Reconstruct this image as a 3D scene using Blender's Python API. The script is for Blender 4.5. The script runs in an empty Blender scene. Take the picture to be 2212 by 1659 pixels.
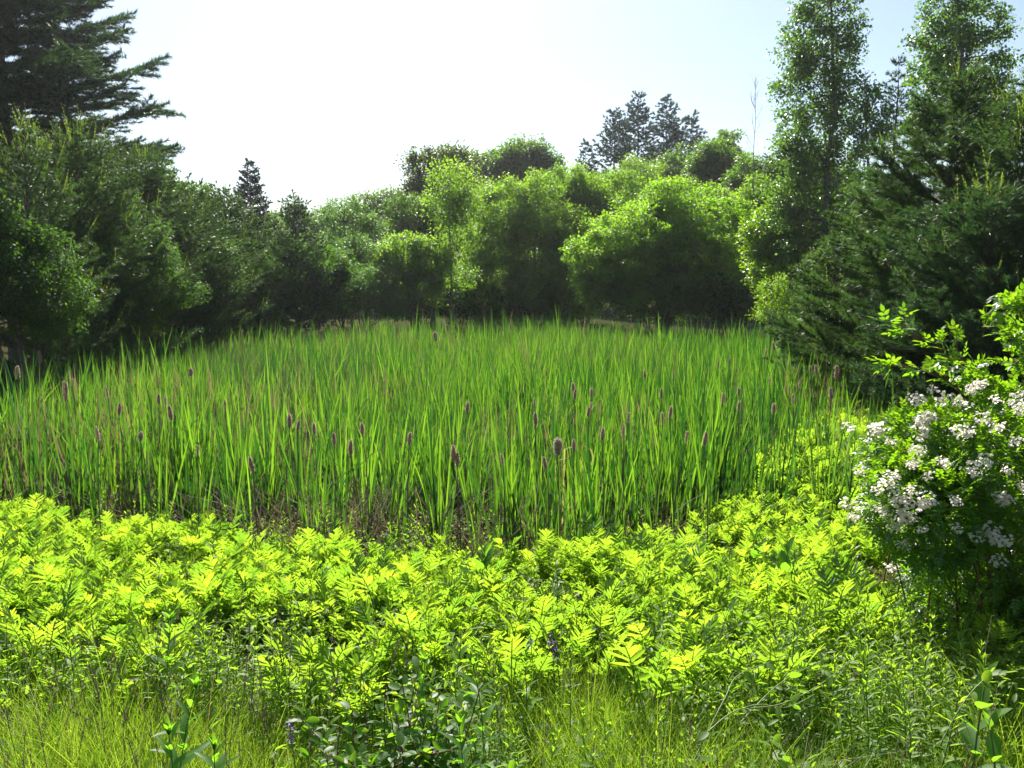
import bpy, math
import numpy as np
from mathutils import Vector, Matrix

scene = bpy.context.scene
RNG = np.random.default_rng(11)
PI = math.pi

# ------------------------------------------------------------------ camera, sky, sun, exposure
CAM_H = 2.75            # eye above the marsh floor; the viewer stands on a low bank
PITCH = math.radians(6.0)
F = 1840.0              # focal length in pixels of a 2212 x 1659 frame
cam_d = bpy.data.cameras.new("camera")
cam = bpy.data.objects.new("camera", cam_d)
scene.collection.objects.link(cam)
cam.location = (0, 0, CAM_H)
cam.rotation_euler = (PI / 2 - PITCH, 0, 0)
cam_d.sensor_width = 36.0
cam_d.lens = 36.0 * F / 2212.0
cam_d.clip_start = 0.05
cam_d.clip_end = 3000
scene.camera = cam

SUN_EL, SUN_AZ = math.radians(43), math.radians(-9)     # azimuth measured from +Y towards +X
world = bpy.data.worlds.new("World")
scene.world = world
world.use_nodes = True
wn = world.node_tree.nodes
sky = wn.new("ShaderNodeTexSky")
sky.sky_type = 'NISHITA'
sky.sun_disc = False
sky.sun_elevation = SUN_EL
sky.sun_rotation = SUN_AZ
sky.air_density = 1.0
sky.dust_density = 0.8
sky.ozone_density = 1.0
world.node_tree.links.new(sky.outputs[0], wn["Background"].inputs[0])
wn["Background"].inputs[1].default_value = 0.054
sun_d = bpy.data.lights.new("sun", 'SUN')
sun_d.energy = 4.6
sun_d.angle = math.radians(0.53)
sun_d.color = (1.0, 0.95, 0.86)
sun = bpy.data.objects.new("sun", sun_d)
scene.collection.objects.link(sun)
sdir = Vector((math.sin(SUN_AZ) * math.cos(SUN_EL), math.cos(SUN_AZ) * math.cos(SUN_EL), math.sin(SUN_EL)))
sun.rotation_euler = sdir.to_track_quat('Z', 'Y').to_euler()
sun.location = (0, 0, 60)
scene.view_settings.view_transform = 'Standard'
scene.view_settings.look = 'None'
scene.view_settings.gamma = 1.0
scene.view_settings.exposure = 1.5
scene.cycles.use_denoising = True
scene.cycles.sample_clamp_indirect = 4.0
scene.cycles.max_bounces = 7
scene.cycles.diffuse_bounces = 5
scene.cycles.glossy_bounces = 2
scene.cycles.transmission_bounces = 2
scene.cycles.caustics_reflective = False
scene.cycles.caustics_refractive = False

# ------------------------------------------------------------------ small maths helpers
def at(px, py, d):
    """world point seen at pixel (px, py) of the 2212 x 1659 frame, d metres ahead"""
    u, v = (px - 1106.0) / F, (829.5 - py) / F
    y = math.cos(PITCH) + math.sin(PITCH) * v
    z = -math.sin(PITCH) + math.cos(PITCH) * v
    s = d / y
    return np.array([u * s, d, CAM_H + z * s])

def x_at(px, d):
    return (px - 1106.0) / F * d * 1.004

def px_of(x, y):
    return 1106.0 + F * x / (y * 1.004)

def ground_z(x, y):
    x = np.asarray(x, float); y = np.asarray(y, float)
    t = np.clip((9.0 - y) / 9.0, -0.2, 1.6)
    bank = np.where(t > 0, 1.18 * t * (0.75 + 0.25 * np.minimum(t, 1.0)), 0.0)
    side = 0.9 * np.clip((x - (3.2 + 0.42 * np.clip(y - 4, 0, 16))) / 5.0, 0, 1) * np.clip(1 - (y - 22) / 10, 0, 1)
    bump = 0.03 * np.sin(1.7 * x + 0.6) * np.sin(1.3 * y + 0.2) + 0.02 * np.sin(3.1 * x - 1.9 * y)
    far = 0.02 * np.clip(y - 48, 0, 200)
    return bank + side + bump + far

def unit(a):
    return a / np.maximum(np.linalg.norm(a, axis=-1, keepdims=True), 1e-9)

def rand_dirs(n, rng=RNG):
    return unit(rng.normal(size=(n, 3)))

def frames(D, N):
    """rotation matrices whose columns are (side, axis D, normal close to N)"""
    D = unit(D)
    X = np.cross(D, N)
    bad = np.linalg.norm(X, axis=1) < 1e-4
    X[bad] = np.cross(D[bad], np.array([0.31, 0.7, 0.64]))
    X = unit(X)
    Z = np.cross(X, D)
    return np.stack([X, D, Z], axis=2)

class Geo:
    """vertices, faces and a per-vertex tint collected into one mesh"""
    def __init__(self):
        self.V, self.Q, self.T, self.A, self.n = [], [], [], [], 0
    def add(self, V, Fc, a=0.5):
        V = np.asarray(V, np.float32).reshape(-1, 3)
        Fc = np.asarray(Fc, np.int64)
        (self.Q if Fc.shape[1] == 4 else self.T).append(Fc + self.n)
        self.V.append(V)
        self.A.append(np.broadcast_to(np.asarray(a, np.float32), (len(V),)) if np.ndim(a) == 0 else np.asarray(a, np.float32))
        self.n += len(V)
        return self
    def scatter(self, tmpl, P, D, N, S, a=None):
        V, Fc = tmpl
        n, m = len(P), len(V)
        if n == 0:
            return self
        R = frames(np.asarray(D, float), np.asarray(N, float))
        S = np.broadcast_to(np.asarray(S, float), (n,)) if np.ndim(S) < 2 else np.asarray(S, float)
        if S.ndim == 1:
            VV = np.einsum('nij,mj->nmi', R, V) * S[:, None, None] + P[:, None, :]
        else:
            VV = np.einsum('nij,nmj->nmi', R, V[None] * S[:, None, :]) + P[:, None, :]
        FF = (Fc[None] + (np.arange(n) * m)[:, None, None]).reshape(-1, Fc.shape[1])
        if a is None:
            a = RNG.random(n)
        self.add(VV.reshape(-1, 3), FF, np.repeat(np.asarray(a, np.float32), m))
        return self
    def merge(self, other, M=None, off=None, scale=1.0, rz=0.0, da=0.0, top=.96):
        V = np.concatenate(other.V) * scale
        c, s = math.cos(rz), math.sin(rz)
        V = V @ np.array([[c, s, 0], [-s, c, 0], [0, 0, 1]])
        if off is not None:
            V = V + np.asarray(off)
        A = np.clip(np.concatenate(other.A) + da, 0, top)
        n0 = self.n
        self.V.append(V.astype(np.float32)); self.A.append(A)
        for q in other.Q: self.Q.append(q + n0)
        for t in other.T: self.T.append(t + n0)
        self.n += len(V)
    def mesh(self, name, mat, smooth=False):
        me = bpy.data.meshes.new(name)
        V = np.concatenate(self.V).astype(np.float32)
        T = np.concatenate(self.T).astype(np.int32) if self.T else np.zeros((0, 3), np.int32)
        Q = np.concatenate(self.Q).astype(np.int32) if self.Q else np.zeros((0, 4), np.int32)
        loops = np.concatenate([T.ravel(), Q.ravel()])
        tot = np.concatenate([np.full(len(T), 3, np.int32), np.full(len(Q), 4, np.int32)])
        start = np.concatenate([[0], np.cumsum(tot)[:-1]]).astype(np.int32)
        me.vertices.add(len(V)); me.vertices.foreach_set("co", V.ravel())
        me.loops.add(len(loops)); me.loops.foreach_set("vertex_index", loops)
        me.polygons.add(len(tot)); me.polygons.foreach_set("loop_start", start)
        if smooth:
            me.polygons.foreach_set("use_smooth", np.ones(len(tot), bool))
        at_ = me.attributes.new("tint", 'FLOAT', 'POINT')
        at_.data.foreach_set("value", np.concatenate(self.A).astype(np.float32))
        me.update(calc_edges=True)
        me.materials.append(mat)
        return me

def tube(pts, radii, sides=5, cap=True):
    pts = np.asarray(pts, float); radii = np.broadcast_to(np.asarray(radii, float), (len(pts),))
    tang = np.gradient(pts, axis=0)
    R = frames(tang, np.broadcast_to(np.array([0.36, 0.21, 0.91]), tang.shape).copy())
    an = np.linspace(0, 2 * PI, sides, endpoint=False)
    ring = np.stack([np.cos(an), np.zeros(sides), np.sin(an)], 1)
    V = np.einsum('nij,mj->nmi', R, ring) * radii[:, None, None] + pts[:, None, :]
    n = len(pts)
    i = np.arange(n - 1)[:, None] * sides
    j = np.arange(sides)[None]
    k = (j + 1) % sides
    Fc = np.stack([i + j, i + k, i + sides + k, i + sides + j], 2).reshape(-1, 4)
    return V.reshape(-1, 3), Fc

def curve(p0, p1, bend, n=6):
    t = np.linspace(0, 1, n)[:, None]
    p0, p1, bend = map(np.asarray, (p0, p1, bend))
    return p0 + (p1 - p0) * t + bend * (4 * t * (1 - t))

# ------------------------------------------------------------------ materials
def new_mat(name):
    m = bpy.data.materials.new(name)
    m.use_nodes = True
    nt = m.node_tree
    for n in list(nt.nodes):
        nt.nodes.remove(n)
    return m, nt

def leaf_mat(name, c0, c1, t0, t1, mix=0.5, rough=0.4, spec=0.5, patch=0.0, dry=None):
    """reflecting and light-passing leaf, its colour varying from leaf to leaf (tint) and over patches"""
    m, nt = new_mat(name)
    N, L = nt.nodes, nt.links
    out = N.new("ShaderNodeOutputMaterial")
    at_ = N.new("ShaderNodeAttribute"); at_.attribute_name = "tint"
    fac = at_.outputs["Fac"]
    if patch:
        tc = N.new("ShaderNodeTexCoord")
        nz = N.new("ShaderNodeTexNoise"); nz.inputs["Scale"].default_value = patch; nz.inputs["Detail"].default_value = 2
        L.new(tc.outputs["Object"], nz.inputs["Vector"])
        ma = N.new("ShaderNodeMath"); ma.operation = 'MULTIPLY_ADD'
        L.new(nz.outputs["Fac"], ma.inputs[0]); ma.inputs[1].default_value = 1.4; ma.inputs[2].default_value = -0.7
        ad = N.new("ShaderNodeMath"); ad.operation = 'ADD'; ad.use_clamp = True
        L.new(fac, ad.inputs[0]); L.new(ma.outputs[0], ad.inputs[1])
        fac = ad.outputs[0]
    def ramp(a, b):
        r = N.new("ShaderNodeValToRGB")
        r.color_ramp.elements[0].color = (*a, 1); r.color_ramp.elements[1].color = (*b, 1)
        if dry:
            r.color_ramp.elements[1].position = 0.96
            e = r.color_ramp.elements.new(0.985); e.color = (*dry, 1)
        L.new(fac, r.inputs[0])
        return r.outputs[0]
    pb = N.new("ShaderNodeBsdfPrincipled")
    L.new(ramp(c0, c1), pb.inputs["Base Color"])
    pb.inputs["Roughness"].default_value = rough
    pb.inputs["Specular IOR Level"].default_value = spec
    tr = N.new("ShaderNodeBsdfTranslucent")
    L.new(ramp(t0, t1), tr.inputs["Color"])
    ms = N.new("ShaderNodeMixShader"); ms.inputs[0].default_value = mix
    L.new(pb.outputs[0], ms.inputs[1]); L.new(tr.outputs[0], ms.inputs[2])
    L.new(ms.outputs[0], out.inputs[0])
    return m

def plain_mat(name, c0, c1, rough=0.85, scale=20.0, spec=0.25, bump=0.3, use_tint=False):
    m, nt = new_mat(name)
    N, L = nt.nodes, nt.links
    out = N.new("ShaderNodeOutputMaterial")
    tc = N.new("ShaderNodeTexCoord")
    nz = N.new("ShaderNodeTexNoise"); nz.inputs["Scale"].default_value = scale; nz.inputs["Detail"].default_value = 6
    L.new(tc.outputs["Object"], nz.inputs["Vector"])
    r = N.new("ShaderNodeValToRGB")
    r.color_ramp.elements[0].position = 0.3; r.color_ramp.elements[1].position = 0.7
    r.color_ramp.elements[0].color = (*c0, 1); r.color_ramp.elements[1].color = (*c1, 1)
    L.new(nz.outputs["Fac"], r.inputs[0])
    pb = N.new("ShaderNodeBsdfPrincipled")
    L.new(r.outputs[0], pb.inputs["Base Color"])
    pb.inputs["Roughness"].default_value = rough
    pb.inputs["Specular IOR Level"].default_value = spec
    if bump:
        b = N.new("ShaderNodeBump"); b.inputs["Strength"].default_value = bump; b.inputs["Distance"].default_value = 0.02
        L.new(nz.outputs["Fac"], b.inputs["Height"]); L.new(b.outputs[0], pb.inputs["Normal"])
    L.new(pb.outputs[0], out.inputs[0])
    return m

M = {}
M['fern'] = leaf_mat("fern_leaf", (.045, .12, .02), (.085, .16, .025), (.20, .40, .02), (.48, .68, .03), .60, .5, .3, dry=(.30, .20, .03))
M['cattail'] = leaf_mat("cattail_leaf", (.03, .10, .018), (.06, .15, .02), (.022, .12, .01), (.25, .50, .02), .48, .42, .45, dry=(.24, .17, .08))
M['reed_bed'] = leaf_mat("reed_leaf", (.03, .10, .018), (.06, .15, .02), (.022, .12, .012), (.25, .49, .02), .48, .42, .45, patch=.22, dry=(.22, .16, .08))
M['dead'] = leaf_mat("dead_reed", (.12, .095, .065), (.30, .25, .18), (.10, .07, .04), (.22, .17, .10), .3, .7, .2)
M['gold'] = leaf_mat("goldenrod_leaf", (.085, .16, .022), (.14, .235, .03), (.26, .50, .02), (.46, .70, .03), .55, .5, .28)
M['grass'] = leaf_mat("grass_blade", (.075, .15, .02), (.13, .22, .03), (.20, .38, .015), (.38, .53, .03), .6, .45, .3, dry=(.33, .24, .09))
M['broad'] = leaf_mat("milkweed_leaf", (.055, .14, .02), (.085, .18, .025), (.14, .42, .015), (.30, .60, .025), .55, .5, .3)
M['sapling'] = leaf_mat("sapling_leaf", (.035, .09, .015), (.07, .15, .02), (.16, .40, .01), (.36, .62, .02), .54, .48, .4)
M['rose'] = leaf_mat("rose_leaf", (.03, .09, .018), (.055, .13, .02), (.20, .46, .008), (.38, .64, .014), .5, .36, .5)
M['petal'] = leaf_mat("white_petal", (.70, .64, .52), (.84, .80, .70), (.86, .80, .70), (.95, .91, .84), .6, .6, .2)
M['alder'] = leaf_mat("alder_leaf", (.028, .085, .012), (.055, .13, .016), (.22, .48, .012), (.44, .74, .02), .58, .50, .45, patch=.5)
M['thicket'] = leaf_mat("thicket_leaf", (.030, .080, .020), (.055, .12, .025), (.20, .42, .018), (.38, .62, .026), .58, .5, .35, patch=.4)
M['lime'] = leaf_mat("lime_leaf", (.04, .11, .012), (.065, .15, .015), (.24, .46, .006), (.40, .66, .01), .5, .38, .5)
M['willow'] = leaf_mat("willow_leaf", (.045, .10, .035), (.075, .14, .045), (.12, .30, .03), (.22, .42, .04), .48, .48, .32)
M['oak'] = leaf_mat("oak_leaf", (.030, .065, .026), (.05, .10, .032), (.12, .28, .02), (.24, .42, .03), .5, .5, .3, patch=.3)
M['maple'] = leaf_mat("reddish_maple_leaf", (.042, .068, .03), (.065, .095, .035), (.13, .20, .03), (.22, .31, .04), .42, .42, .45)
M['poplar'] = leaf_mat("poplar_leaf", (.032, .070, .026), (.055, .105, .036), (.12, .28, .022), (.22, .42, .03), .46, .36, .6, patch=.5)
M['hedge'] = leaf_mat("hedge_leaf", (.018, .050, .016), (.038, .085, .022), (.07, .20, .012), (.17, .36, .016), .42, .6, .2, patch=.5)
M['pine'] = leaf_mat("pine_needle", (.022, .055, .026), (.042, .085, .034), (.05, .13, .025), (.09, .19, .035), .32, .45, .28)
M['young_pine'] = leaf_mat("young_pine_needle", (.035, .078, .028), (.060, .115, .036), (.06, .15, .022), (.125, .235, .03), .34, .46, .28)
M['soft_pine'] = leaf_mat("soft_pine_needle", (.050, .100, .040), (.080, .140, .052), (.11, .23, .04), (.19, .33, .05), .38, .45, .35)
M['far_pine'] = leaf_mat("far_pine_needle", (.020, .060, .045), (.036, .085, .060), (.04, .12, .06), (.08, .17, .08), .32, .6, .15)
M['candle'] = leaf_mat("pine_candle", (.10, .15, .04), (.14, .19, .05), (.34, .50, .05), (.44, .60, .06), .45, .5, .4)
M['spruce'] = leaf_mat("spruce_needle", (.016, .042, .024), (.032, .066, .032), (.02, .06, .015), (.04, .09, .02), .25, .45, .4)
M['bark'] = plain_mat("grey_bark", (.05, .04, .032), (.14, .12, .10), .9, 14)
M['pale_bark'] = plain_mat("pale_bark", (.08, .075, .06), (.17, .16, .13), .85, 9)
M['dead_wood'] = plain_mat("bare_dead_wood", (.20, .18, .16), (.34, .31, .28), .9, 9)
M['fern_stalk'] = leaf_mat("fern_stalk", (.12, .20, .03), (.18, .26, .05), (.20, .36, .03), (.30, .45, .04), .5, .5, .3)
M['stem'] = plain_mat("green_stem", (.07, .12, .03), (.13, .18, .05), .6, 30, bump=0)
M['red_stem'] = plain_mat("reddish_stem", (.10, .05, .03), (.20, .10, .05), .6, 30, bump=0)
M['vine'] = plain_mat("vine_stem", (.13, .19, .05), (.22, .27, .09), .55, 40, bump=0)
M['head'] = leaf_mat("cattail_fluff", (.24, .18, .13), (.46, .37, .29), (.42, .32, .24), (.62, .50, .40), .55, .95, .05)
M['fluff'] = leaf_mat("pale_fluff", (.34, .28, .21), (.56, .48, .38), (.42, .34, .26), (.62, .52, .42), .5, .95, .05)
M['purple'] = plain_mat("vetch_purple", (.16, .07, .28), (.30, .16, .45), .6, 90, bump=0)
M['yellow'] = plain_mat("stamen_yellow", (.55, .38, .08), (.70, .52, .14), .7, 60, bump=0)

gm, nt = new_mat("marsh_soil")
N, L = nt.nodes, nt.links
out = N.new("ShaderNodeOutputMaterial"); pb = N.new("ShaderNodeBsdfPrincipled")
tc = N.new("ShaderNodeTexCoord")
n1 = N.new("ShaderNodeTexNoise"); n1.inputs["Scale"].default_value = .9; n1.inputs["Detail"].default_value = 8
n2 = N.new("ShaderNodeTexNoise"); n2.inputs["Scale"].default_value = 26; n2.inputs["Detail"].default_value = 6
L.new(tc.outputs["Object"], n1.inputs["Vector"]); L.new(tc.outputs["Object"], n2.inputs["Vector"])
r1 = N.new("ShaderNodeValToRGB")
r1.color_ramp.elements[0].color = (.020, .017, .012, 1); r1.color_ramp.elements[1].color = (.10, .075, .045, 1)
e = r1.color_ramp.elements.new(.5); e.color = (.045, .045, .02, 1)
mx = N.new("ShaderNodeMath"); mx.operation = 'ADD'
mh = N.new("ShaderNodeMath"); mh.operation = 'MULTIPLY'; mh.inputs[1].default_value = .5
L.new(n1.outputs["Fac"], mh.inputs[0])
mh2 = N.new("ShaderNodeMath"); mh2.operation = 'MULTIPLY'; mh2.inputs[1].default_value = .5
L.new(n2.outputs["Fac"], mh2.inputs[0])
L.new(mh.outputs[0], mx.inputs[0]); L.new(mh2.outputs[0], mx.inputs[1])
L.new(mx.outputs[0], r1.inputs[0]); L.new(r1.outputs[0], pb.inputs["Base Color"])
pb.inputs["Roughness"].default_value = 1.0
pb.inputs["Specular IOR Level"].default_value = 0.0
bp = N.new("ShaderNodeBump"); bp.inputs["Strength"].default_value = .6; bp.inputs["Distance"].default_value = .05
L.new(n2.outputs["Fac"], bp.inputs["Height"]); L.new(bp.outputs[0], pb.inputs["Normal"])
L.new(pb.outputs[0], out.inputs[0])
M['soil'] = gm

# ------------------------------------------------------------------ object helpers
COL = scene.collection
def thing(name, label, cat, loc=(0, 0, 0), group=None, rz=0.0, scale=1.0):
    o = bpy.data.objects.new(name, None)
    COL.objects.link(o)
    o.empty_display_size = .2
    o.location = tuple(float(v) for v in loc); o.rotation_euler = (0, 0, rz); o.scale = (scale,) * 3
    o['label'] = label; o['category'] = cat
    if group: o['group'] = group
    return o

def part(name, mesh, parent, loc=None, rot=None, scale=None):
    o = bpy.data.objects.new(name, mesh)
    COL.objects.link(o); o.parent = parent
    if loc is not None: o.location = tuple(float(v) for v in loc)
    if rot is not None: o.rotation_euler = rot
    if scale is not None: o.scale = (scale,) * 3
    return o

def mass(name, mesh, label, cat):
    o = bpy.data.objects.new(name, mesh)
    COL.objects.link(o)
    o['label'] = label; o['category'] = cat; o['kind'] = 'stuff'
    return o

# ------------------------------------------------------------------ leaf shapes (axis +Y, face +Z)
def leaf_simple(l=1.0, w=.5, fold=.12):
    V = np.array([[0, 0, 0], [w / 2, .45 * l, fold * w], [0, l, -.06 * l], [-w / 2, .45 * l, fold * w]], float)
    return V, np.array([[0, 1, 2, 3]])

def leaf_oval(l=1.0, w=.5, fold=.15, droop=.12, ts=(0, .18, .45, .72, .9, 1.0), ws=(.05, .75, 1.0, .82, .42, .0)):
    V = []
    for t, q in zip(ts, ws):
        z = -droop * l * t * t
        V += [[-w / 2 * q, t * l, z + fold * w * q], [0, t * l, z], [w / 2 * q, t * l, z + fold * w * q]]
    Fc = []
    for i in range(len(ts) - 1):
        a = 3 * i
        Fc += [[a, a + 1, a + 4, a + 3], [a + 1, a + 2, a + 5, a + 4]]
    return np.array(V, float), np.array(Fc)

def tuft(n, l, w, spread, rng, tri=True):
    V, Fc = [], []
    for i in range(n):
        a = rng.uniform(0, 2 * PI); c = rng.uniform(.15, spread)
        d = np.array([math.cos(a) * math.sin(c), math.cos(c), math.sin(a) * math.sin(c)])
        s = unit(np.cross(d, rng.normal(size=3))) * w / 2
        b = np.array([0, rng.uniform(-.35, .25) * l, 0])
        k = len(V)
        ll = l * rng.uniform(.75, 1.1)
        V += [b - s, b + s, b + d * ll]
        Fc.append([k, k + 1, k + 2])
    return np.array(V), np.array(Fc)

# ------------------------------------------------------------------ broadleaf trees and shrubs
def lumpy(dirs, rng, freq=2.2):
    ph = rng.uniform(0, 6.28, (4, 3)); k = rng.normal(size=(4, 3)) * freq
    s = np.zeros(len(dirs))
    for i in range(4):
        s += np.sin(dirs @ k[i] * 1.3 + ph[i, 0])
    return s / 4

def crown_leaves(ells, rng, leaf_l, dens, clump_r, tmpl, up=.7, inner=.35, gap=-.35, rag=.2, face=.45, tint_spread=.5):
    """leaves in clumps over and inside ellipsoids (cx,cy,cz,rx,ry,rz) given relative to the base"""
    P, Nn, D, A, C = [], [], [], [], []
    for (cx, cy, cz, rx, ry, rz) in ells:
        p = 1.6
        area = 4 * PI * (((rx * ry) ** p + (rx * rz) ** p + (ry * rz) ** p) / 3) ** (1 / p)
        ncl = max(8, int(area / (clump_r ** 2 * 1.5)))
        nl = max(6, int(area * dens / ncl))
        d = rand_dirs(ncl, rng)
        lump = lumpy(d, rng)
        rad = 1 - np.abs(rng.normal(size=ncl)) * .14 + lump * rag
        ins = rng.random(ncl) < inner
        rad[ins] *= rng.uniform(.35, .9, ins.sum())
        keep = (lump > gap) | ins
        d, rad = d[keep], rad[keep]
        c = d * rad[:, None] * np.array([rx, ry, rz]) + np.array([cx, cy, cz])
        C.append(c)
        k = len(c)
        cr = clump_r * rng.uniform(.6, 1.25, k)
        q = rand_dirs(k * nl, rng) * (rng.random((k * nl, 1)) ** .55)
        off = q * np.repeat(cr, nl)[:, None] * np.array([1, 1, .72])
        pos = np.repeat(c, nl, 0) + off
        outw = unit(np.repeat(d, nl, 0) * .6 + q)
        nrm = unit(np.array([0, 0, up]) + outw * face + rng.normal(size=(k * nl, 3)) * .42)
        ax = unit(outw * .8 + rng.normal(size=(k * nl, 3)) * .7 + np.array([0, 0, -.15]))
        P.append(pos); Nn.append(nrm); D.append(ax)
        A.append(np.clip(np.repeat(rng.random(k), nl) * (1 - tint_spread) + rng.random(k * nl) * tint_spread, 0, 1))
    P, Nn, D, A, C = map(np.concatenate, (P, Nn, D, A, C))
    ok = P[:, 2] > .02
    P, Nn, D, A = P[ok], Nn[ok], D[ok], A[ok]
    g = Geo()
    g.scatter(tmpl, P, D, Nn, leaf_l * rng.uniform(.65, 1.2, len(P)), A)
    return g, C

def limbs(ells, clumps, rng, r0, n_limb=26, lean=None, multi=1):
    g = Geo()
    top = max(e[2] + e[5] * .6 for e in ells)
    big = max(ells, key=lambda e: e[2] + e[5])
    stems = []
    for s in range(multi):
        b = np.array([0, 0, -.1]) + (rng.normal(size=3) * np.array([.25, .25, 0]) if multi > 1 else 0)
        tip = np.array([big[0], big[1], top]) + (rng.normal(size=3) * np.array([big[3] * .3, big[4] * .3, .05 * top]) if multi > 1 else 0)
        pts = curve(b, tip, rng.normal(size=3) * np.array([.03, .03, 0]) * top, 9)
        pts[1:-1] += rng.normal(size=(7, 3)) * .008 * top
        rr = r0 * (1 - np.linspace(0, 1, 9)) ** .8 / (1 if multi == 1 else 1.5) + .008
        g.add(*tube(pts, rr, 7), .5)
        stems.append((pts, rr))
    idx = rng.permutation(len(clumps))[:n_limb]
    for i in idx:
        pts, rr = stems[rng.integers(len(stems))]
        c = clumps[i]
        zt = max(.08 * top, c[2] - rng.uniform(.25, .6) * np.linalg.norm(c[:2]) - .05 * top)
        k = int(np.clip(np.searchsorted(pts[:, 2], zt), 1, len(pts) - 2))
        p0 = pts[k]
        ln = np.linalg.norm(c - p0)
        mid = curve(p0, c, np.array([0, 0, -.06 * ln]) + rng.normal(size=3) * .05 * ln, 6)
        g.add(*tube(mid, np.linspace(min(rr[k] * .6, .02 * ln + .01), .006, 6), 4), .5)
    return g

TREE_SEED = [100]
def broadleaf(name, label, cat, d, base_px, blobs, leaf_l, dens, mat, clump=.6, trunk=.12, bark='bark', group=None, multi=1,
              n_limb=26, up=.7, inner=.42, gap=-.3, rag=.26, leaf_w=.55, base_z=None, deep=1.0, fill=1.75, lob=9):
    """blobs: (px, py, half width px, half height px[, extra distance]) of crown lobes as they stand d metres away"""
    TREE_SEED[0] += 1
    rng = np.random.default_rng(TREE_SEED[0])
    bx = x_at(base_px, d)
    bz = float(ground_z(bx, d)) if base_z is None else base_z
    ells = []
    for b in blobs:
        dd = d + (b[4] if len(b) > 4 else 0)
        c = at(b[0], b[1], dd)
        rx, rz = b[2] / F * dd, b[3] / F * dd
        ry = min(rx, rz * 1.3) * deep if rx > rz else rx * deep
        ells.append((c[0] - bx, c[1] - d, c[2] - bz, rx, ry, rz))
    lobes = []
    for e in ells:
        lobes.append((e[0], e[1], e[2], e[3] * .92, e[4] * .92, e[5] * .92))
        for v in rand_dirs(lob, rng):
            v = unit(v + np.array([0, 0, .25])); f = rng.uniform(.16, .34)
            q = v * np.array(e[3:]) * rng.uniform(.80, 1.04)
            r_ = min(e[3:]) * f
            if r_ > .18: lobes.append((e[0] + q[0], e[1] + q[1], e[2] + q[2], r_ * 1.1, r_ * 1.1, r_ * rng.uniform(.8, 1.25)))
    g, C = crown_leaves(lobes, rng, leaf_l * (1.22 if d < 35 else 1.6), dens * fill * (1.0 if d < 35 else .62), clump, leaf_simple(1, leaf_w), up, inner, gap, rag)
    o = thing(name, label, cat, (bx, d, bz), group)
    part('crown' if cat == 'tree' else 'foliage', g.mesh(name + '_crown', M[mat]), o)
    part('trunk' if cat == 'tree' else 'stem', limbs(ells, C, rng, trunk, n_limb, multi=multi).mesh(name + '_wood', M[bark], True), o)
    return o

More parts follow.
